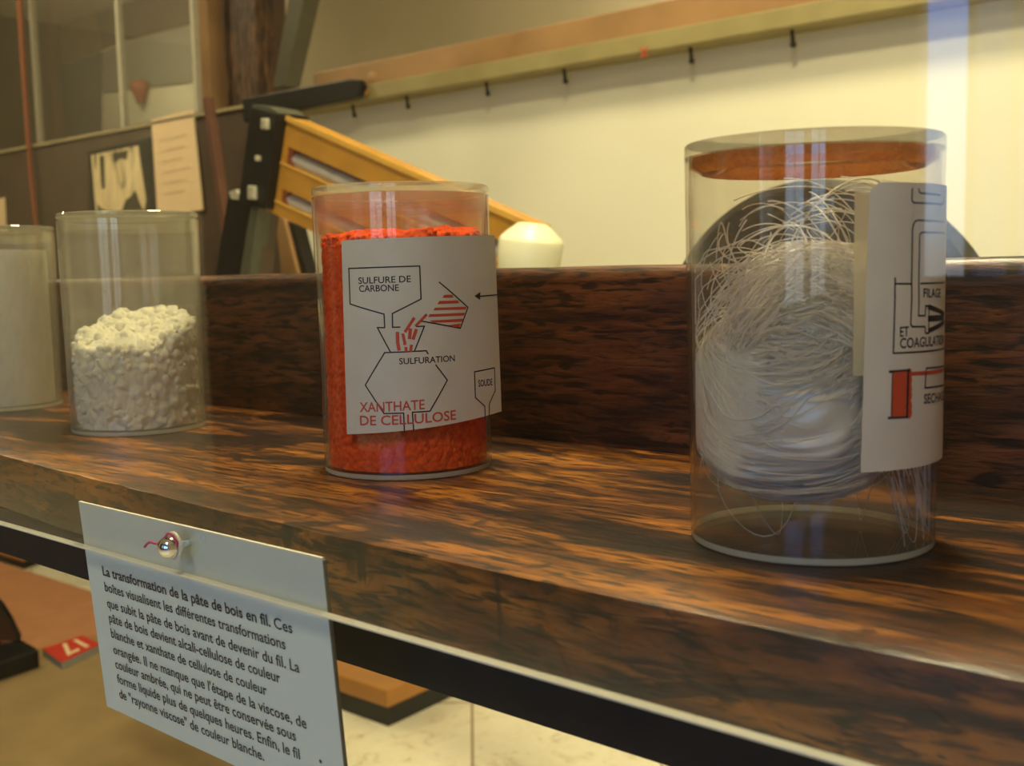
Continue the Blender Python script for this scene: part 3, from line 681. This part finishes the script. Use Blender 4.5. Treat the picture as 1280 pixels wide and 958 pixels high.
def crumbs(name, c, R, z1, amp, cell, mat, label, cat, tilt=0.0, lump=0.0, cols=420, seed=0.0, fall=0.0, loose=(0, 0, 0)):
    """a heap of crumbs filling a jar: walls against the plastic, uneven top"""
    sd = Vector((seed, seed*1.7, seed*0.3))
    def bil(p, cl):
        d = noise.voronoi((p + sd) / cl)[0]; return min(1.0, d[0]*1.35)**2
    def dis(p):
        return amp * (0.62*bil(p, cell) + 0.26*bil(p*1.03, cell*0.45) + 0.12*noise.noise(p/cell*5)) 
    def topz(x, y):
        p = Vector((x, y, 0))
        return z1 + tilt*(x*JE[0] + y*JE[1]) - fall*(x*d_[0] + y*d_[1]) + lump*noise.noise((p+sd)/0.016) + lump*0.5*noise.noise((p+sd)/0.007)
    d_ = -Vector((c[0], c[1])).normalized(); e1 = Vector((-d_.y, d_.x)); e1 = e1 if e1.dot(Vector((CR.x, CR.y))) > 0 else -e1
    JE = e1
    rows_ = []; step = cell*0.22; H = 0.0030
    nr = max(20, int((z1 - H)/step))
    for j in range(nr+1):
        row = []
        for i in range(cols):
            a = 2*PI*i/cols; ca, sa = math.cos(a), math.sin(a)
            zt = topz(R*ca, R*sa); z = H + (zt - H)*j/nr
            p = Vector((R*ca, R*sa, z)); rad = R - 0.0006 - dis(p) - (max(0, (z - zt + 0.004))/0.004)**2*0.0018
            row.append((c[0]+rad*ca, c[1]+rad*sa, ZS+z))
        row.append(row[0]); rows_.append(row)
    nt_ = int(R/step)
    for j in range(1, nt_):
        row = []
        for i in range(cols):
            a = 2*PI*i/cols; ca, sa = math.cos(a), math.sin(a); f = 1 - j/nt_; rad = (R-0.003)*f
            z = topz(rad*ca, rad*sa); p = Vector((rad*ca, rad*sa, z*0+0.05)); z = z + amp*1.1*(0.6 - dis(p)/amp) * min(1, (1-f)*8)
            row.append((c[0]+rad*ca, c[1]+rad*sa, ZS+z))
        row.append(row[0]); rows_.append(row)
    mb = MB().grid(rows_)
    # loose crumbs lying over the heap
    rnd = random.Random(int(seed))
    t0 = bmesh.new(); bmesh.ops.create_icosphere(t0, subdivisions=2, radius=1.0)
    iv = [v.co.copy() for v in t0.verts]; fi = [tuple(v.index for v in f.verts) for f in t0.faces]; t0.free()
    for _ in range(loose[0]):
        rb = rnd.uniform(loose[1], loose[2])
        a = rnd.random()*2*PI; rad = (R - 0.0008 - rb) * math.sqrt(rnd.random())
        x, y = rad*math.cos(a), rad*math.sin(a); z = topz(x, y) + rb*rnd.uniform(-0.5, 0.45) - 0.0006
        if rnd.random() < 0.55: rad = R - 0.0007 - rb*0.9; x, y = rad*math.cos(a), rad*math.sin(a); z = topz(x, y) - rnd.random()**1.2*(0.048 if rb > 0.0012 else 0.012)
        o_ = Vector((rnd.random()*50, rnd.random()*50, 0)); sx, sy, sz = (rnd.uniform(0.75, 1.1) for _ in range(3))
        q_ = []
        for v in iv:
            k_ = 1 + 0.30*noise.noise(v*1.3 + o_) + 0.14*noise.noise(v*3.1 + o_)
            w_ = Vector((x + v.x*rb*k_*sx, y + v.y*rb*k_*sy, z + v.z*rb*k_*sz)); h_ = math.hypot(w_.x, w_.y)
            if h_ > R - 0.0005: w_.x *= (R-0.0005)/h_; w_.y *= (R-0.0005)/h_
            q_.append((c[0]+w_.x, c[1]+w_.y, ZS+max(w_.z, 0.003)))
        mb.add(q_, fi)
    o = mb.build(name, mat, smooth=True, normals=True)
    return tag(o, label, cat, kind='stuff')
def powder_mat(name, c0, c1, scale, rough=0.9, sss=0.0):
    m, t, o = new_mat(name); b = t.nodes.new('ShaderNodeBsdfPrincipled')
    tx = N(t, 'ShaderNodeTexNoise', Scale=scale, Detail=6.0, Roughness=0.7); t.links.new(coords(t), tx.inputs['Vector'])
    t.links.new(ramp(t, tx.outputs['Fac'], [(0.32, c0), (0.62, c1)]), b.inputs['Base Color']); b.inputs['Roughness'].default_value = rough
    b.inputs['Specular IOR Level'].default_value = 0.15
    bp = N(t, 'ShaderNodeBump', Strength=0.6, Distance=0.0008); t.links.new(tx.outputs['Fac'], bp.inputs['Height']); t.links.new(bp.outputs[0], b.inputs['Normal'])
    t.links.new(b.outputs[0], o.inputs[0]); return m
crumbs('cellulose_pulp', JC['white'], RB-0.0016, 0.0560, 0.0050, 0.0068, powder_mat('white pulp', (0.86, 0.82, 0.68), (0.97, 0.95, 0.85), 160),
       'heap of white crumbly pulp half filling the clouded jar', 'pulp', tilt=0.15, lump=0.0035, cols=340, seed=3.0, fall=0.27, loose=(620, 0.0013, 0.0034))
crumbs('orange_powder', JC['orange'], RB-0.0012, 0.1005, 0.0016, 0.0028, powder_mat('orange powder', (0.62, 0.042, 0.006), (0.96, 0.125, 0.011), 420),
       'bright orange grainy powder filling the jar with the peeling label', 'powder', tilt=0.02, lump=0.0030, cols=560, seed=9.0, fall=0.05, loose=(650, 0.0006, 0.0015))
# rolled white sheet in the farthest jar
c = JC['sheet']
rl = []
for i in range(241):
    a = 2*PI*i/120*1.0; r = 0.0318 - 0.0011*i/120
    rl.append((r*math.cos(a-0.6), r*math.sin(a-0.6)))
mb = MB()
inner = [(x*(1-0.025), y*(1-0.025)) for x, y in rl]
z0_, z1_ = ZS+0.0030, ZS+0.1045
mb.grid([[(c[0]+x, c[1]+y, z) for x, y in rl] for z in (z0_, z1_)])
mb.grid([[(c[0]+x, c[1]+y, z) for x, y in inner] for z in (z0_, z1_)])
mb.grid([[(c[0]+x, c[1]+y, z1_) for x, y in rl], [(c[0]+x, c[1]+y, z1_) for x, y in inner]])
mb.grid([[(c[0]+x, c[1]+y, z0_) for x, y in rl], [(c[0]+x, c[1]+y, z0_) for x, y in inner]])
o = mb.build('rolled_sheet', paint('white pulp sheet', (0.88, 0.86, 0.76), 0.8, var=0.05, scale=90, bump=0.2), smooth='auto')
tag(o, 'white sheet rolled up inside the jar at the left edge', 'sheet')

# fibres: a wound skein with loose wiry ends above it
def fibre_object():
    rnd = random.Random(21); c = Vector((*JC['fibre'], ZS))
    d_ = -Vector((c.x, c.y, 0)).normalized(); e2 = d_; e1 = Vector((-d_.y, d_.x, 0)); e1 = e1 if e1.dot(CR) > 0 else -e1; e3 = Vector((0, 0, 1))
    RI = 0.0345
    def clampp(p):
        r = math.hypot(p.x, p.y)
        if r > RI: p = Vector((p.x*RI/r, p.y*RI/r, p.z))
        p.z = min(max(p.z, 0.0036), 0.1105); return p
    mb = MB()
    def strand(pts, r):
        pts = [clampp(Vector(p)) for p in pts]
        mb.tube([c + e1*p.x + e2*p.y + e3*p.z for p in pts], r, 4, cap=False)
    # skein: a soft ball of wound locks, ridged along the winding, with single strands lying over it
    cen = Vector((-0.0050, 0.0015, 0.0430)); nR, nA = 110, 260
    TILT = Matrix.Rotation(math.radians(54), 3, 'X') @ Matrix.Rotation(math.radians(6), 3, 'Z')
    def skein(g, u):
        d = TILT @ Vector((math.sin(u)*math.cos(g), -math.cos(u), math.sin(u)*math.sin(g)))
        f = lambda v, e, R_: math.copysign(abs(v)**e, v) * R_
        return Vector((f(d.x, 0.85, 0.0285), f(d.y, 0.75, 0.0305), f(d.z, 0.72, 0.0285)))
    rows_ = []
    for j_ in range(nR+1):
        u = j_/nR*PI; row = []
        for i_ in range(nA):
            g = 2*PI*i_/nA
            tw = g + 0.5*u
            gg = Vector((math.cos(tw)*1.1, math.sin(tw)*1.1, 0))
            rid = noise.noise(Vector((gg.x*1.2, gg.y*1.2, u*20))) * 0.0012 + noise.noise(Vector((gg.x*2, gg.y*2, u*46))) * 0.0009 + noise.noise(Vector((gg.x*2.5, gg.y*2.5, u*100))) * 0.0005
            big = 1 + 0.15*noise.noise(Vector((math.cos(g)*1.3, math.sin(g)*1.3, u*1.5)))
            rr_ = math.sin(u)
            p = skein(g, u)*big
            p += p.normalized()*rid*1.3
            p = clampp(cen + p); row.append(c + e1*p.x + e2*p.y + e3*p.z)
        row.append(row[0]); rows_.append(row)
    mb.grid(rows_)
    for i in range(950):
        u = math.acos(rnd.uniform(-0.98, 0.35)); u = PI - u if rnd.random() < 0.9 else u
        u = rnd.uniform(0.45*PI, 0.97*PI) if rnd.random() < 0.8 else rnd.uniform(0.1*PI, 0.5*PI)
        g0 = rnd.random()*2*PI; ln_ = rnd.uniform(0.5, 2.4); m = 16; lift = rnd.uniform(1.0, 1.07) + (0.12*rnd.random() if rnd.random() < 0.12 else 0)
        du = rnd.gauss(0, 0.22); f1 = rnd.random()*6
        pts = []
        for k_ in range(m+1):
            g = g0 + ln_*k_/m; uu = u + du*(k_/m) + 0.03*math.sin(f1 + 4*k_/m); rr_ = math.sin(uu)
            pts.append(cen + skein(g, uu)*lift)
        strand(pts, rnd.uniform(0.00009, 0.00017) if rnd.random() < 0.88 else rnd.uniform(0.0002, 0.0003))
    # arched locks over the ball
    for i in range(640):
        hgt = rnd.uniform(0.060, 0.090); wd_ = rnd.uniform(0.024, 0.036); x0_ = rnd.gauss(0.001, 0.006); dy = rnd.uniform(-0.022, 0.030); m = 14
        sl = rnd.gauss(0.0, 0.004); drop = rnd.uniform(0.018, 0.045); f1 = rnd.random()*6; u0 = rnd.uniform(-1, -0.2); u1 = u0 + rnd.uniform(0.7, 1.7)
        strand([(x0_ + wd_*(u0+(u1-u0)*k_/m), dy + 0.004*math.sin(f1+k_*0.4), hgt - drop*(u0+(u1-u0)*k_/m)**2 + sl*(u0+(u1-u0)*k_/m) + 0.0007*math.sin(f1+k_*0.9)) for k_ in range(m+1)], rnd.uniform(0.00012, 0.00022))
    # wiry loose ends curling up to the lid, and a few trailing to the bottom
    for i in range(150):
        R = rnd.uniform(0.010, 0.026); ax = Vector((rnd.gauss(0, 0.45), rnd.gauss(0, 1), rnd.gauss(0, 0.5))).normalized()
        a = ax.orthogonal().normalized(); b = ax.cross(a); cc = Vector((rnd.gauss(0, 0.010), rnd.gauss(0, 0.010), rnd.uniform(0.064, 0.092)))
        s0 = rnd.random()*2*PI; ln_ = rnd.uniform(1.0, 3.0); m = 22; pitch = rnd.gauss(0, 0.003)
        pts = [cc + (a*math.cos(s0+ln_*k_/m) + b*math.sin(s0+ln_*k_/m))*R + ax*pitch*k_/m*3 for k_ in range(m+1)]
        if max(p.z for p in pts) > 0.1115: pts = [p - Vector((0, 0, max(q_.z for q_ in pts)-0.1105)) for p in pts]
        strand(pts, rnd.uniform(0.00012, 0.00024))
    for i in range(5):
        x0_, y0_ = rnd.uniform(-0.03, 0.03), rnd.uniform(-0.02, 0.03); f1 = rnd.random()*6; dx_ = rnd.uniform(-0.02, 0.02); m = 12
        strand([(x0_ + dx_*k_/m + 0.004*math.sin(f1+k_*0.3), y0_ + 0.004*math.cos(f1+k_*0.35), 0.026 - 0.022*math.sin(PI*k_/m)**0.8) for k_ in range(m+1)], rnd.uniform(0.00008, 0.00014))
    m, t, o = new_mat('silky white fibre')
    b = t.nodes.new('ShaderNodeBsdfPrincipled'); b.inputs['Base Color'].default_value = (0.90, 0.88, 0.80, 1); b.inputs['Roughness'].default_value = 0.40
    b.inputs['Specular IOR Level'].default_value = 0.6; b.inputs['Coat Weight'].default_value = 0.0; b.inputs['Coat Roughness'].default_value = 0.3; b.inputs['Coat IOR'].default_value = 1.7
    tl = t.nodes.new('ShaderNodeBsdfTranslucent'); tl.inputs[0].default_value = (0.92, 0.90, 0.82, 1)
    mx = t.nodes.new('ShaderNodeMixShader'); mx.inputs[0].default_value = 0.22
    tx = N(t, 'ShaderNodeTexNoise', Scale=300.0, Detail=2.0); t.links.new(coords(t), tx.inputs['Vector'])
    t.links.new(ramp(t, tx.outputs['Fac'], [(0.3, (0.90, 0.88, 0.80)), (0.7, (0.97, 0.96, 0.92))]), b.inputs['Base Color'])
    gs = t.nodes.new('ShaderNodeBsdfGlossy'); gs.inputs['Color'].default_value = (0.95, 0.95, 0.93, 1); gs.inputs['Roughness'].default_value = 0.38
    m2 = t.nodes.new('ShaderNodeMixShader'); m2.inputs[0].default_value = 0.14
    t.links.new(b.outputs[0], mx.inputs[1]); t.links.new(tl.outputs[0], mx.inputs[2])
    t.links.new(mx.outputs[0], m2.inputs[1]); t.links.new(gs.outputs[0], m2.inputs[2]); t.links.new(m2.outputs[0], o.inputs[0])
    ob = mb.build('rayon_fibres', m, smooth=True, normals=False)
    tag(ob, 'tangle of shiny white fibres inside the large right jar', 'fibres', kind='stuff')
fibre_object()

# ------------------------------------------------------------------ label of the orange jar
def crop(ox, oy, k): return lambda *pts: [(ox + x/k, oy + y/k) for x, y in pts]
def inkset(S, lines, off, mb, w, s=0.0, z=ZS+0.06):
    for L_ in lines: stroke(mb, S, [hit(S, *p, s, z) for p in L_], w, off)
S = Cyl(JC['orange'], RT+0.0003, s1=0.0195, k=lambda z: 0.50 + 2.2*max(0, z-ZS-0.03))
tl_ = hit(S, 427, 301, -0.02, ZS+0.09); bl_ = hit(S, 434, 543, -0.02, ZS+0.02)
sR = 0.047
zr_t = hit(S, 612, 294, 0.02, ZS+0.09)[1]; zr_b = hit(S, 612, 517, 0.02, ZS+0.03)[1]
nU, nV = 48, 10
mb = MB()
def LP(u, v):
    s = (tl_[0]*(1-v) + bl_[0]*v)*(1-u) + sR*u
    uu = max(0, min(1, u)); z = (tl_[1]*(1-v) + bl_[1]*v)*(1-uu) + (zr_t*(1-v) + zr_b*v)*uu
    return s, z
F = [[S.pt(*LP(i/nU, j/nV), 0.00012) for i in range(nU+1)] for j in range(nV+1)]
Bk = [[S.pt(*LP(i/nU, j/nV), -0.00008) for i in range(nU+1)] for j in range(nV+1)]
mb.grid(F); mb.grid([list(reversed(r)) for r in Bk])
mb.grid([F[0], Bk[0]]); mb.grid([Bk[-1], F[-1]]); mb.grid([[r[0] for r in Bk], [r[0] for r in F]]); mb.grid([[r[-1] for r in F], [r[-1] for r in Bk]])
lab = mb.build('label', m_label, j_org, smooth='auto', normals=False)
lab['label'] = 'cream paper label with black and red process drawing'
c5 = crop(420, 310, 5.818); c6 = crop(420, 420, 5.818)
ink = MB(); red = MB(); OFF = 0.00020
lw = 0.00055
inkset(S, [c5((95,150), (608,132), (618,372), (410,478), (412,578), (465,576)),
           c5((95,150), (105,408), (350,482), (355,580), (302,580)) + c6((395,115)),
           c5((585,572), (642,570)) + c6((570,112)),
           c6((668,130), (655,108), (355,122), (215,358), (350,565), (492,562), (498,700)),
           c6((725,212), (808,322), (682,548), (555,556), (565,692)),
           c5((750,250), (957,433), (902,585), (622,533)),
           c6((1150,232), (1005,262), (1012,450), (1080,512), (1083,606)), c6((1150,232), (1155,398), (1112,495), (1112,598)),
           c5((1048,352), (1168,341))], OFF, ink, lw)
patch(ink, S, [hit(S, *p, 0.02, ZS+0.07) for p in c5((1005,350), (1048,320), (1045,380))], OFF)
for b_, p0, p1, cap in (('SULFURE DE', (165,262), (545,248), 0.0025), ('CARBONE', (170,320), (458,312), 0.0025)):
    p0, p1 = c5(p0, p1); write(ink, S, b_, hit(S, *p0, -0.02, ZS+0.08), hit(S, *p1, 0.0, ZS+0.08), cap, OFF)
for mbx, b_, p0, p1, cap in ((ink, 'SULFURATION', (460,207), (862,183), 0.0024), (red, 'XANTHATE', (175,553), (645,532), 0.0038), (red, 'DE CELLULOSE', (178,650), (872,607), 0.0038), (ink, 'SOUDE', (1033,370), (1135,358), 0.0027)):
    p0, p1 = c6(p0, p1); write(mbx, S, b_, hit(S, *p0, -0.01, ZS+0.04), hit(S, *p1, 0.01, ZS+0.04), cap, OFF + 0.00003)
for qd in (((785,342), (845,340), (852,362), (772,364)), ((750,386), (885,382), (893,402), (735,410)), ((720,435), (945,428), (945,448), (705,455)),
           ((680,482), (935,472), (930,492), (668,503)), ((680,528), (925,515), (915,538), (700,545)), ((815,562), (905,550), (898,578), (850,574))):
    patch(red, S, [hit(S, *p, 0.01, ZS+0.07) for p in c5(*qd)], OFF)
for L_, w in ((c5((655,488), (582,565)), 0.0011), (c5((565,515), (505,608)), 0.0012), (c5((540,595), (535,655)), 0.0014), (c5((582,598), (562,660)), 0.0013), (c5((447,620), (449,690)) + c6((458,98)), 0.0014),
              (c5((487,630), (500,690)) + c6((500,60)), 0.0012), (c6((508,88), (510,108)), 0.0012), (c6((548,72), (543,108)), 0.0012)):
    stroke(red, S, [hit(S, *p, 0.0, ZS+0.07) for p in L_], w, OFF)
a = ink.build('black_print', m_ink, lab, normals=False); b = red.build('red_print', m_red, lab, normals=False)

# ------------------------------------------------------------------ label of the fibre jar
S = Cyl(JC['fibre'], RT-0.0002)
tl_ = hit(S, 1086, 230, 0.015, ZS+0.1); bl_ = hit(S, 1075, 588, 0.015, ZS+0.02)
sR = 0.098
mb = MB()
zt_, zb_ = tl_[1]+0.0004, bl_[1]-0.0006
nU, nV = 60, 10
def lp(u, v):
    s = (tl_[0]*(1-v) + bl_[0]*v)*(1-u) + sR*u; return s, (zt_*(1-v) + zb_*v)
def cornered(i, j):
    s, z = lp(i/nU, j/nV)
    if j == 0 and i < 3: z -= (0.0026, 0.0009, 0.0002)[i]
    return s, z
F = [[S.pt(*cornered(i, j), 0.00045) for i in range(nU+1)] for j in range(nV+1)]
Bk = [[S.pt(*cornered(i, j), 0.00025) for i in range(nU+1)] for j in range(nV+1)]
mb.grid(F); mb.grid([list(reversed(r)) for r in Bk])
mb.grid([F[0], Bk[0]]); mb.grid([Bk[-1], F[-1]]); mb.grid([[r[0] for r in Bk], [r[0] for r in F]]); mb.grid([[r[-1] for r in F], [r[-1] for r in Bk]])
lab = mb.build('label', m_label, j_fib, smooth='auto', normals=False)
lab['label'] = 'cream paper label with black spinning diagram and red spool'
OFF = 0.00054; lw = 0.00050
c7 = crop(1060, 220, 5.322); c8 = crop(1060, 370, 4.16)
ink = MB(); red = MB()
s_, z_ = 0.03, ZS+0.07
inkset(S, [c7((418,88), (414,150), (418,170), (432,180), (608,190), (620,180), (625,150)), c7((460,88), (463,108), (475,116), (600,128)),
           c7((632,307), (455,296), (437,303), (424,325), (418,360), (413,700)) + c8((324,0), (318,146), (326,160), (392,160)),
           c7((630,380), (485,376), (471,384), (466,400), (460,700)) + c8((360,40), (358,103), (392,103)),
           c7((305,680), (303,800)) + c8((238,0), (229,298), (492,270)), c7((305,718), (408,718)), c7((472,716), (630,710)),
           c8((392,103), (395,52), (412,55), (410,195), (393,192), (392,160))], OFF, ink, lw, s_, z_)
for L_, w in ((c8((412,58), (488,95)), 0.0014), (c8((412,118), (486,112)), 0.0017), (c8((412,180), (488,135)), 0.0014), (c8((312,386), (210,394)), 0.0007), (c8((302,629), (205,634)), 0.0007), (c8((306,390), (299,626)), 0.0008), (c8((226,396), (219,628)), 0.0004)):
    stroke(ink, S, [hit(S, *p, s_, z_) for p in L_], w, OFF)
inkset(S, [c8((488,364), (398,376), (392,478), (486,463))], OFF, ink, lw, s_, z_)
for b_, p0, p1, cap, ref, cf in (('FILAGE', (490,808), (588,808), 0.0024, 'FILAG', c7), ('ET', (262,212), (308,208), 0.0026, None, c8), ('COAGULATION', (262,272), (388,264), 0.0027, 'COAG', c8), ('SECHAGE', (385,560), (440,553), 0.0026, 'SEC', c8)):
    p0, p1 = cf(p0, p1); write(ink, S, b_, hit(S, *p0, s_, z_), hit(S, *p1, s_, z_), cap, OFF + 0.00003, ref)
patch(red, S, [hit(S, *p, s_, z_) for p in c8((230,397), (298,392), (293,624), (222,628))], OFF)
stroke(red, S, [hit(S, *p, s_, z_) for p in c8((318,405), (400,400), (486,384))], 0.0011, OFF)
for yy in (408, 440, 485, 520, 572, 606):
    cx, cz = hit(S, *c8((310, yy))[0], s_, z_)
    red.add([S.pt(cx + 0.0012*math.cos(k*PI/5), cz + 0.0018*math.sin(k*PI/5), OFF - 0.00003) for k in range(10)], [tuple(range(10))])
ink.build('black_print', m_ink, lab, normals=False); red.build('red_print', m_red, lab, normals=False)
mb = MB()
tA, tB = hit(S, 1068, 241, 0.012, ZS+0.1), hit(S, 1066, 470, 0.012, ZS+0.05)
mb.grid([[S.pt((tA[0]*(1-v/8) + tB[0]*v/8)*(1-u/6) + (tl_[0]+0.012)*u/6, tA[1]*(1-v/8) + tB[1]*v/8, 0.00012) for u in range(7)] for v in range(9)])
mb.build('tape', m_tape, j_fib, normals=False, smooth=True)['label'] = 'yellowed tape under the edge of the label'

# ------------------------------------------------------------------ sign hanging on the glass
lean = math.atan2(0.0062, 0.0795)
yS = PY + 0.0050
o0 = at_y(98, 627, yS); 
S = Flat((0, yS, EYE.z - 0.0810*yS/0.2), lean)
s0, _z = hit(S, 98, 627, o0.x, 0.0); s1, _z2 = hit(S, 403, 703, o0.x+0.1, 0.0)
_s, zbm = hit(S, 135.5, 884, o0.x, -0.07)
t_ = thing('text_sign', (0.5*(s0+s1), yS, EYE.z-0.17), 'white card sign with printed paragraph screwed to the glass below the shelf', 'sign')
zt0 = 0.5*(_z+_z2)
mb = MB()
th_ = 0.0009
a4 = [S.pt(s0, zt0), S.pt(s1, zt0), S.pt(s1, zbm-0.001), S.pt(s0, zbm)]
cc = S.n * (-th_)
mb.prism(a4, cc).build('card', m_sign, t_)
mb = MB(); mb.prism([S.pt(s0, zt0+0.0006), S.pt(s1, zt0+0.0006), S.pt(s1, zt0), S.pt(s0, zt0)], cc).build('top_edge', m_edge, t_)
MB().prism([S.pt(s1, zt0), S.pt(s1+0.0008, zt0), S.pt(s1+0.0008, zbm-0.001), S.pt(s1, zbm-0.001)], cc).build('side_edge', paint('dark card edge', (0.09, 0.08, 0.05), 0.6), t_)
tx = MB()
OFF = 0.00015
LINES = [('boîtes visualisent les différentes transformations', (133.2,735.1), (358.3,817.7)),
         ('que subit la pâte de bois avant de devenir du fil. La', (135.7,754.5), (375.9,847.8)),
         ('pâte de bois devient alcali-cellulose de couleur', (137.5,773.3), (352,859.9)),
         ('blanche et xanthate de cellulose de couleur', (139.4,792.1), (335.2,875.6)),
         ("orangée. Il ne manque que l'étape de la viscose, de", (141.3,811.3), (384.7,918.2)),
         ('couleur ambrée, qui ne peut être conservée sous', (143.2,828.8), (371.5,933.9)),
         ('forme liquide plus de quelques heures. Enfin, le fil', (145.7,847), (376.5,957)),
         ('de "rayonne viscose" de couleur blanche.', (146.9,865.8), (331.4,957.7))]
h0 = [hit(S, *L_[1], s0, -0.03) for L_ in LINES]
z_first, z_last = h0[0][1], h0[-1][1]
n_ = len(LINES)
xl = sum(h[0] for h in h0)/n_
cap = abs(z_last - z_first)/(n_-1)*0.60
for i, (b_, p0, p1) in enumerate(LINES):
    e_ = hit(S, *p1, s0+0.1, -0.05)
    zz = h0[i][1]*0.5 + e_[1]*0.5
    write(tx, S, b_, (xl, zz), (e_[0], zz), cap, OFF, bold=0.012)
b0 = hit(S, 131.9, 715.7, s0, -0.02); e0_ = hit(S, 339.5, 788.9, s0+0.1, -0.02); zz = (b0[1]+e0_[1])/2
write(tx, S, 'La transformation de la pâte de bois en fil.', (xl, zz), (e0_[0], zz), cap, OFF, bold=0.022)
c0_ = hit(S, 344, 790.5, s0+0.1, -0.02); c1_ = hit(S, 367, 798.3, s0+0.1, -0.02)
write(tx, S, 'Ces', (c0_[0], zz), (c1_[0], zz), cap, OFF, bold=0.010)
dp_ = hit(S, 401, 952, s1, -0.06)
tx.add([S.pt(dp_[0]+0.0007*math.cos(k*PI/4), dp_[1]+0.0007*math.sin(k*PI/4), OFF) for k in range(8)], [tuple(range(8))])
tx.build('printed_text', m_ink, t_, normals=False)
# screw through glass and card, with a pale washer and a wisp of pink thread
sc = at_y(211.5, 684, PY-0.002)
t_ = thing('screw', (sc.x, PY, sc.z), 'shiny chrome round-headed screw with a wisp of pink thread', 'screw')
MB().lathe([(0, -0.0046), (0.0012, -0.0045), (0.0026, -0.0037), (0.0035, -0.0022), (0.0038, -0.0006), (0.0034, 0), (0, 0)], (sc.x, PY-0.0010, sc.z), (0, 1, 0), n=40).build('head', m_chrome, t_, smooth='auto')
MB().lathe([(0, 0), (0.0013, 0), (0.0013, 0.016), (0, 0.017)], (sc.x, PY-0.0002, sc.z), (0, 1, 0), n=16).build('shank', m_chrome, t_, smooth='auto')
MB().lathe([(0.0014, -0.0010), (0.0046, -0.0010), (0.0048, -0.0007), (0.0048, -0.0001), (0.0014, -0.0001)], (sc.x, PY, sc.z), (0, 1, 0), n=32, closed=True).build('washer', m_edge, t_, smooth='auto')
tp = [at_y(x, y, PY-dy_) for x, y, dy_ in ((181,684,.001), (184,680,.0015), (188,678,.002), (194,679.5,.002), (199,680,.002), (203,677,.003), (207,671,.0035), (211,667,.003), (216,670,.0025), (219,675,.002), (221,680,.0015), (220.5,687,.0012))]
sm = []
for i in range(len(tp)-1):
    p_0, p_1, p_2, p_3 = tp[max(i-1,0)], tp[i], tp[i+1], tp[min(i+2,len(tp)-1)]
    for k in range(5):
        f = k/5; sm.append(0.5*((2*p_1) + (p_2-p_0)*f + (2*p_0-5*p_1+4*p_2-p_3)*f*f + (-p_0+3*p_1-3*p_2+p_3)*f**3))
MB().tube(sm, 0.00045, 6).build('thread', paint('pink thread', (0.48, 0.075, 0.16), 0.8), t_, smooth=True)
